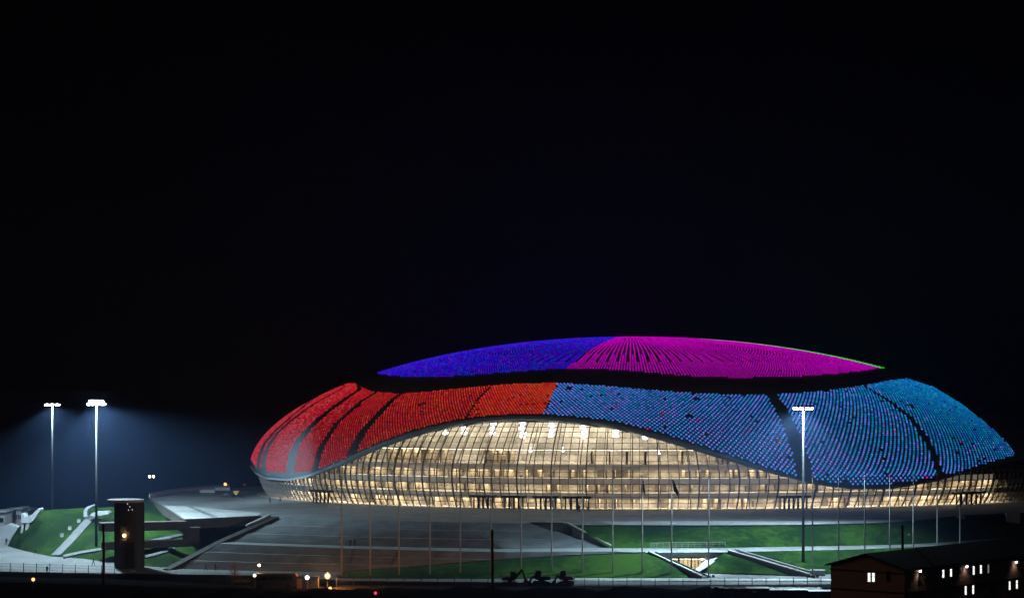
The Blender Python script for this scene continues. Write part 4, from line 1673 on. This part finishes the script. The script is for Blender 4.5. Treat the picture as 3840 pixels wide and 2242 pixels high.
work_lamp(1408, 2222, 2236, 'tiny red light on the dark earth bank', E_red, .24, 0)
point('lamp_light', P(900, 2176, -8) + Vector((0, 0, 1.6)), 900, SOD, .3)
for x, y, d, z, lab, mm, r in ((568, 1786, 655, -8, 'distant twin headed street lamp in the dark left of the dome', E_warm, .34), (845, 1816, 655, -4, 'distant orange street lamp just above the podium edge', E_or, .5),
                              (916, 1816, 690, -4, 'faint distant red lamp beside the left end of the dome', emit('faint_red_lens', (1, .12, .06), .10, False), .42)):
    hd = D(x, y, d)
    t = thing('street_lamp', (hd.x, hd.y, z), lab, 'street lamp')
    obj('post', MB().tube([(hd.x, hd.y, z), hd], [.1, .07], 8), M_dsteel, t)
    offs = (-.55, .6) if 'twin' in lab else (0,)
    obj('arm', MB().bar(hd + Vector((-.7, 0, .1)), hd + Vector((.7, 0, .1)), .08), M_dsteel, t)
    for o_ in offs:
        obj('lens', MB().ball(hd + Vector((o_, -.1, 0)), r, 10, 6), mm, t)

# bare young tree lit orange, left of the bus
tq = P(880, 2192, -8)
t = thing('young_tree', tq, 'thin young tree lit orange between the fence and the bus', 'tree')
k = MB().tube([tq, tq + Vector((.05, 0, 1.5)), tq + Vector((0, 0, 4.1))], [.09, .06, .02], 7)
tips = []
for i in range(26):
    z = 1.0 + 2.9 * i / 26
    a0 = i * 2.4
    L = (1.5 - z * .26)
    e_ = tq + Vector((math.cos(a0) * L, math.sin(a0) * L, z + .55))
    k.tube([tq + Vector((0, 0, z)), e_], [.03, .01], 5, False)
    tips.append((tq + Vector((0, 0, z)), e_))
obj('trunk', k, M_wood, t)
k = MB()
for a, e_ in tips:
    for j in range(26):
        p = a.lerp(e_, random.uniform(.25, 1.1)) + Vector((random.gauss(0, .16), random.gauss(0, .16), random.gauss(0, .14)))
        ax = Vector((random.gauss(0, 1), random.gauss(0, 1), random.gauss(0, 1))).normalized()
        bx = ax.orthogonal().normalized()
        s = random.uniform(.05, .1)
        k.add([p - ax * s, p + bx * s * .6, p + ax * s, p - bx * s * .6], [(0, 1, 2, 3)])
obj('crown', k, mat('dry_leaves', (.16, .11, .04), .8), t)

# ------------------------------------------------------------------ excavators
def excavator(x, yb, lab, rz, arm, cabm):
    q = P(x, yb, -8)
    t = thing('excavator', q, lab, 'excavator', 'dark machines parked by the road', rz)
    for y in (-.95, .95):
        k = MB()
        pts = [(-1.3, .1), (-1.0, 0), (1.0, 0), (1.3, .1), (1.45, .4), (1.3, .72), (1.0, .8), (-1.0, .8), (-1.3, .72), (-1.45, .4)]
        k.prism([(px_, y - .25, pz2) for px_, pz2 in pts], (0, .5, 0))
        obj('track', k, M_rubber, t, local=True)
    k = MB().box((0, 0, .95), (.9, .9, .3))
    k.prism([(-1.5, -1.1, 1.1), (.9, -1.1, 1.1), (.9, -1.1, 1.35), (.2, -1.1, 1.75), (-1.3, -1.1, 1.75), (-1.5, -1.1, 1.55)], (0, 2.2, 0))
    obj('engine_housing', k, cabm, t, local=True)
    k = MB().prism([(.0, -1.05, 1.36), (1.15, -1.05, 1.36), (1.2, -1.05, 2.0), (.95, -1.05, 2.72), (.05, -1.05, 2.75)], (0, 1.0, 0))
    cb = obj('cab', k, cabm, t, local=True)
    obj('window', MB().box((.58, -1.07, 2.2), (.7, .03, .65)), M_dglass, cb, local=True)
    k = MB()
    k.bar((.9, .25, 1.4), arm[0], .32, .42)
    obj('boom', k, cabm, t, local=True)
    k = MB()
    k.bar(arm[0], arm[1], .22, .3)
    obj('stick', k, cabm, t, local=True)
    e = Vector(arm[1])
    k = MB().prism([e + Vector(v) for v in ((-.2, -.45, .15), (.25, -.45, .1), (.5, -.45, -.45), (.05, -.45, -.75), (-.45, -.45, -.6), (-.2, -.45, -.35))], (0, .9, 0))
    obj('bucket', k, M_dsteel, t, local=True)


M_mach = mat('machine_paint', (.03, .018, .010), .6, var=.4, scale=2)
M_mach2 = mat('machine_dark_paint', (.012, .012, .011), .6, var=.4, scale=2)
M_mach3 = mat('machine_red_paint', (.06, .010, .008), .6, var=.4, scale=2)
excavator(1912, 2196, 'dark excavator with a raised bent arm beside the tall timber pole', 0.1, ((2.3, .25, 3.0), (2.9, .25, 1.2)), M_mach)
excavator(2030, 2194, 'dark tracked machine in the middle of the three, its arm lowered left', math.pi + .2, ((1.7, .25, 1.7), (2.3, .25, .8)), M_mach2)
excavator(2122, 2194, 'dark tracked machine with a reddish rear, right of the other two', math.pi - .2, ((1.6, .25, 1.8), (2.1, .25, .85)), M_mach3)

# ------------------------------------------------------------------ brick building, bottom right
U = Vector((.657, .754, 0)).normalized()          # along the long side
W_ = Vector((-U.y, U.x, 0))                        # across the gable
Cn = D(3392, 2130, 360)
Cn.z = 0
ez, rz_, gz = -.25, 1.65, -8.0
wg, Ll = 14.0, 75.0
t = thing('brick_building', (Cn.x, Cn.y, gz), 'two storey brown brick building with a black gabled roof at bottom right', 'building')
wl = MB()
c0, c1 = Cn, Cn + W_ * wg
e0, e1 = Cn + U * Ll, Cn + U * Ll + W_ * wg


def at(p, z):
    return Vector((p.x, p.y, z))


wl.add([at(c0, gz), at(c1, gz), at(c1, ez), at((c0 + c1) / 2, rz_), at(c0, ez)], [(0, 4, 3, 2, 1)])
wl.add([at(c0, gz), at(e0, gz), at(e0, ez), at(c0, ez)], [(0, 1, 2, 3)])
wl.add([at(c1, gz), at(e1, gz), at(e1, ez), at(c1, ez)], [(0, 3, 2, 1)])
obj('wall', wl, M_brick, t)
ov = .7
rf = MB()
mid0, mid1 = (c0 + c1) / 2 - U * ov, (e0 + e1) / 2
for s0, s1, sg in ((c0, e0, -1), (c1, e1, 1)):
    a_ = at(s0 - U * ov + W_ * sg * ov, ez - .18)
    b_ = at(s1 + W_ * sg * ov, ez - .18)
    r0, r1 = at(mid0, rz_ + .1), at(mid1, rz_ + .1)
    up = Vector((0, 0, .22))
    rf.add([a_, b_, r1, r0, a_ + up, b_ + up, r1 + up, r0 + up], [(0, 1, 2, 3), (4, 7, 6, 5), (0, 4, 5, 1), (0, 3, 7, 4), (3, 2, 6, 7)])
obj('roof', rf, M_roof, t)
bc = MB()
for zz in (-4.15, -1.0):
    bc.bar(at(c0 - W_ * .02, zz) - W_ * .05, at(e0, zz) - W_ * .05, .12, .22)
    bc.bar(at(c0, zz) - U * .05, at(c1, zz) - U * .05, .12, .22)
obj('string_course', bc, M_dconc, t)


def on_wall(px, py, gable=False):
    n = U if gable else W_
    d = Vector(((px - 1920) / F, 1, (YH - py) / F))
    o = Vector((0, 0, CAMZ))
    tt_ = (Cn - o).dot(n) / d.dot(n)
    return o + d * tt_


def window(px, py, lit, gable=False, w_=.62, h_=1.42, dim=False):
    p = on_wall(px, py, gable)
    al = W_ if gable else U
    nrm = -U if gable else -W_
    ax = (al, nrm, Vector((0, 0, 1)))
    f = MB()
    for sx in (-1, 1):
        f.box(p + al * sx * (w_ / 2 + .04) + nrm * .03, (.08, .12, h_ + .16), ax=ax)
    f.box(p + Vector((0, 0, h_ / 2 + .04)) + nrm * .03, (w_, .12, .08), ax=ax)
    f.box(p - Vector((0, 0, h_ / 2 + .05)) + nrm * .07, (w_ + .3, .22, .08), ax=ax)
    fo = obj('window', f, M_lconc if lit else M_dconc, t)
    pn = MB().box(p + nrm * .02, (w_, .04, h_), ax=ax)
    obj('pane', pn, (E_windim if dim else E_win) if lit else M_dglass, fo)
    if lit and not dim:
        b2 = MB().box(p + nrm * .05, (.05, .03, h_), ax=ax) if w_ > .9 else MB().box(p + nrm * .05 + Vector((0, 0, .15)), (w_, .03, .05), ax=ax)
        obj('glazing_bar', b2, M_dconc, fo)


E_windim = emit('dim_window_pane', (.9, 1, .85), .18, False)
window(3260, 2163, True, True, .50)
window(3276, 2163, True, True, .50)
window(3331, 2158, False, True)
for x, y in ((3418, 2159), (3448, 2157), (3477, 2154)):
    window(x, y, False)
for x, y in ((3536, 2148), (3565, 2144), (3650, 2137), (3677, 2133)):
    window(x, y, True)
window(3705, 2131, True, dim=True)
for x, y in ((3590, 2143), (3745, 2127), (3775, 2124), (3832, 2118)):
    window(x, y, False)
for x, y in ((3620, 2212), (3648, 2209), (3785, 2194), (3812, 2190)):
    window(x, y, True)
for x, y in ((3450, 2230), (3500, 2225), (3560, 2219), (3720, 2203)):
    window(x, y, False)
for x, y in ((3443, 2138), (3618, 2121), (3803, 2104)):
    p = on_wall(x, y)
    k = MB().tube([p, p - W_ * .35 + Vector((0, 0, .1))], .05, 6)
    k.tube([p - W_ * .35 + Vector((0, 0, .16)), p - W_ * .4 + Vector((0, 0, .02))], [.1, .24], 10)
    wl_ = obj('wall_lamp', k, M_dsteel, t)
    obj('lens', MB().ball(p - W_ * .4 + Vector((0, 0, -.04)), .2, 10, 6), E_wht, wl_)
    spot('wall_lamp_light', p - W_ * .42 + Vector((0, 0, -.3)), 45, (1, .85, .72), 120, .6, p - W_ * .3 + Vector((0, 0, -5)), rad=.1)

# dark site cabins along the bottom edge
for i, (x0, x1, yt, lab, mm) in enumerate(((2672, 2716, 2206, 'black upright cabin at the left of the bottom cabins', M_black), (2718, 2800, 2208, 'brown timber cabin next to the black upright one', M_wood),
                                            (2804, 2884, 2207, 'grey cabin with a small pale notice on its wall', M_dsteel), (2892, 3032, 2213, 'long black cabin under a pale crumpled tarpaulin', M_black),
                                            (3036, 3150, 2218, 'black cabin tucked against the brick building', M_dconc))):
    d = 392 - i * 2
    A, B = D(x0, yt, d), D(x1, 2262, d)
    hgt = A.z + 8
    t = thing('site_cabin', ((A.x + B.x) / 2, d, -8), lab, 'cabin', 'site cabins along the bottom edge')
    obj('wall', MB().box(((A.x + B.x) / 2, d + 1.4, -8 + hgt / 2), (B.x - A.x, 2.8, hgt)), mm, t)
    obj('roof', MB().box(((A.x + B.x) / 2, d + 1.35, A.z + .07), (B.x - A.x + .3, 3.1, .12)), M_dsteel if i != 1 else M_wood, t)
    xx = A.x + (B.x - A.x) * .3
    obj('door', MB().box((xx, d - .02, -7.0), (.8, .06, 1.9)), M_dsteel, t)
    if i == 2:
        q = D(2830, 2217, d - .06)
        obj('notice', MB().box(q, (.7, .04, .35)), M_white, t)
rows = []
for j in range(6):
    row = []
    for i in range(24):
        x = 2886 + (3082 - 2886) * i / 23
        q = D(x, 2212 - j * 2.2, 386.2 + j * .7)
        q.z += random.uniform(-.09, .12)
        row.append(q)
    rows.append(row)
tag(obj('tarpaulin', MB().loft(rows), mat('pale_tarpaulin', (.4, .42, .46), .6)), 'crumpled pale tarpaulin lying over the long black cabin', 'tarpaulin')

# ------------------------------------------------------------------ people
def person_mesh(stride, arm, lean=0.0):
    """a continuous walking figure, 1.72 m, grown from a skeleton"""
    J = [((0, 0, .95), .13)]                 # 0 pelvis
    E = []

    def add(p, r, par):
        J.append((p, r))
        E.append((par, len(J) - 1))
        return len(J) - 1
    sp = add((0, lean * .4, 1.15), .125, 0)
    ch = add((0, lean * .8, 1.36), .15, sp)
    nk = add((0, lean, 1.49), .055, ch)
    hd = add((0, lean - .01, 1.58), .085, nk)
    tp = add((0, lean, 1.67), .075, hd)
    add((0, lean - .11, 1.575), .018, hd)    # nose
    for s_ in (-1, 1):
        f = stride * s_
        hip = add((s_ * .10, 0, .90), .10, 0)
        kn = add((s_ * .10, -f * .5 - .03, .48), .062, hip)
        an = add((s_ * .10, -f * .75 + (.10 if f < 0 else 0), .09), .042, kn)
        add((s_ * .11, -f * .75 - .16 + (.10 if f < 0 else 0), .035), .035, an)
        sh = add((s_ * .19, lean * .9, 1.40), .062, ch)
        el = add((s_ * .24, lean * .6 + f * arm * .5, 1.13), .045, sh)
        wr = add((s_ * .23, lean * .4 + f * arm - .05, .90), .032, el)
        hn = add((s_ * .225, lean * .4 + f * arm - .08, .83), .028, wr)
        for k in range(4):
            add((s_ * (.235 - .008 * k), lean * .4 + f * arm - .12 + .022 * k, .745 + .006 * k), .010, hn)
        add((s_ * .20, lean * .4 + f * arm - .12, .80), .011, wr)
    me = bpy.data.meshes.new('person_skeleton')
    me.from_pydata([j[0] for j in J], E, [])
    o = bpy.data.objects.new('person_grow', me)
    C.objects.link(o)
    sk = o.modifiers.new('skin', 'SKIN')
    sl = me.skin_vertices[0].data
    for i, j in enumerate(J):
        sl[i].radius = (j[1], j[1] * .85)
        sl[i].use_root = i == 0
    sb = o.modifiers.new('sub', 'SUBSURF')
    sb.levels = sb.render_levels = 1
    dg = bpy.context.evaluated_depsgraph_get()
    ev = o.evaluated_get(dg)
    out = bpy.data.meshes.new_from_object(ev)
    bpy.data.objects.remove(o)
    out.polygons.foreach_set('use_smooth', [True] * len(out.polygons))
    return out


def clothes(name, legs, coat):
    m = mat(name, coat, .9)
    n_ = m.node_tree
    b_ = n_.nodes['Principled BSDF']
    tc = n_.nodes['Texture Coordinate']
    sx = n_.nodes.new('ShaderNodeSeparateXYZ')
    n_.links.new(tc.outputs['Object'], sx.inputs[0])
    r = n_.nodes.new('ShaderNodeValToRGB')
    r.color_ramp.interpolation = 'CONSTANT'
    mr = n_.nodes.new('ShaderNodeMath')
    mr.operation = 'DIVIDE'
    mr.inputs[1].default_value = 1.75
    n_.links.new(sx.outputs['Z'], mr.inputs[0])
    n_.links.new(mr.outputs[0], r.inputs[0])
    el = r.color_ramp.elements
    el[0].color = (.01, .01, .01, 1)
    el[1].position = .06
    el[1].color = (*legs, 1)
    for pos, c_ in ((.50, coat), (.855, (.30, .19, .14)), (.93, (.02, .015, .012))):
        e_ = el.new(pos)
        e_.color = (*c_, 1)
    n_.links.new(r.outputs[0], b_.inputs['Base Color'])
    return m


PM = [person_mesh(.30, .5), person_mesh(.16, .35), person_mesh(.42, .55, -.04)]
CL = [clothes('dark_coat', (.012, .012, .018), (.018, .018, .022)), clothes('navy_coat', (.01, .01, .012), (.015, .02, .04)), clothes('brown_coat', (.015, .013, .012), (.05, .03, .022))]
for i, (x, y, z, rz, lab) in enumerate((
        (24, 2043, -8, .4, 'person in a dark coat walking at the far left path, left of another'), (39, 2050, -8, .5, 'bulky person in dark clothes beside the foot of the mound'),
        (135, 2079, -8, 1.2, 'person in dark clothes walking along the lower edge of the mound'), (350, 2120, -8, 1.4, 'person in black standing on the pale path left of the tower'),
        (177, 2152, -8, .2, 'person in dark clothes at the fence at bottom left'), (772, 2141, -8, 2.0, 'person walking at the foot of the stairs, left of a pair'),
        (808, 2142, -8, 2.2, 'person walking at the foot of the stairs, right of a pair'), (1314, 2050, -4, .3, 'person standing on the stair landing, left of two'),
        (1330, 2050, -4, -.2, 'person standing on the stair landing, right of two'), (862, 2193, -8, .7, 'person in black close to the young orange lit tree'),
        (1012, 1886, 0, 1.0, 'person on the podium just below the left end of the glass hall'), (1050, 1887, 0, 1.3, 'person on the podium near the leftmost lit doors'),
        (2172, 1919.5, 0, 3.1, 'person in black silhouetted in the lit doors'), (914, 1867, 0, 1.5, 'person in dark clothes right of the yellow hopper loader'),
        (899, 1865, 0, 1.1, 'person leaning beside the yellow hopper loader'))):
    o = bpy.data.objects.new('person', PM[i % 3])
    C.objects.link(o)
    if not o.data.materials:
        o.data.materials.append(CL[i % 3])
    o.location = P(x, y, z)
    o.rotation_euler = (0, 0, rz)
    tag(o, lab, 'person')
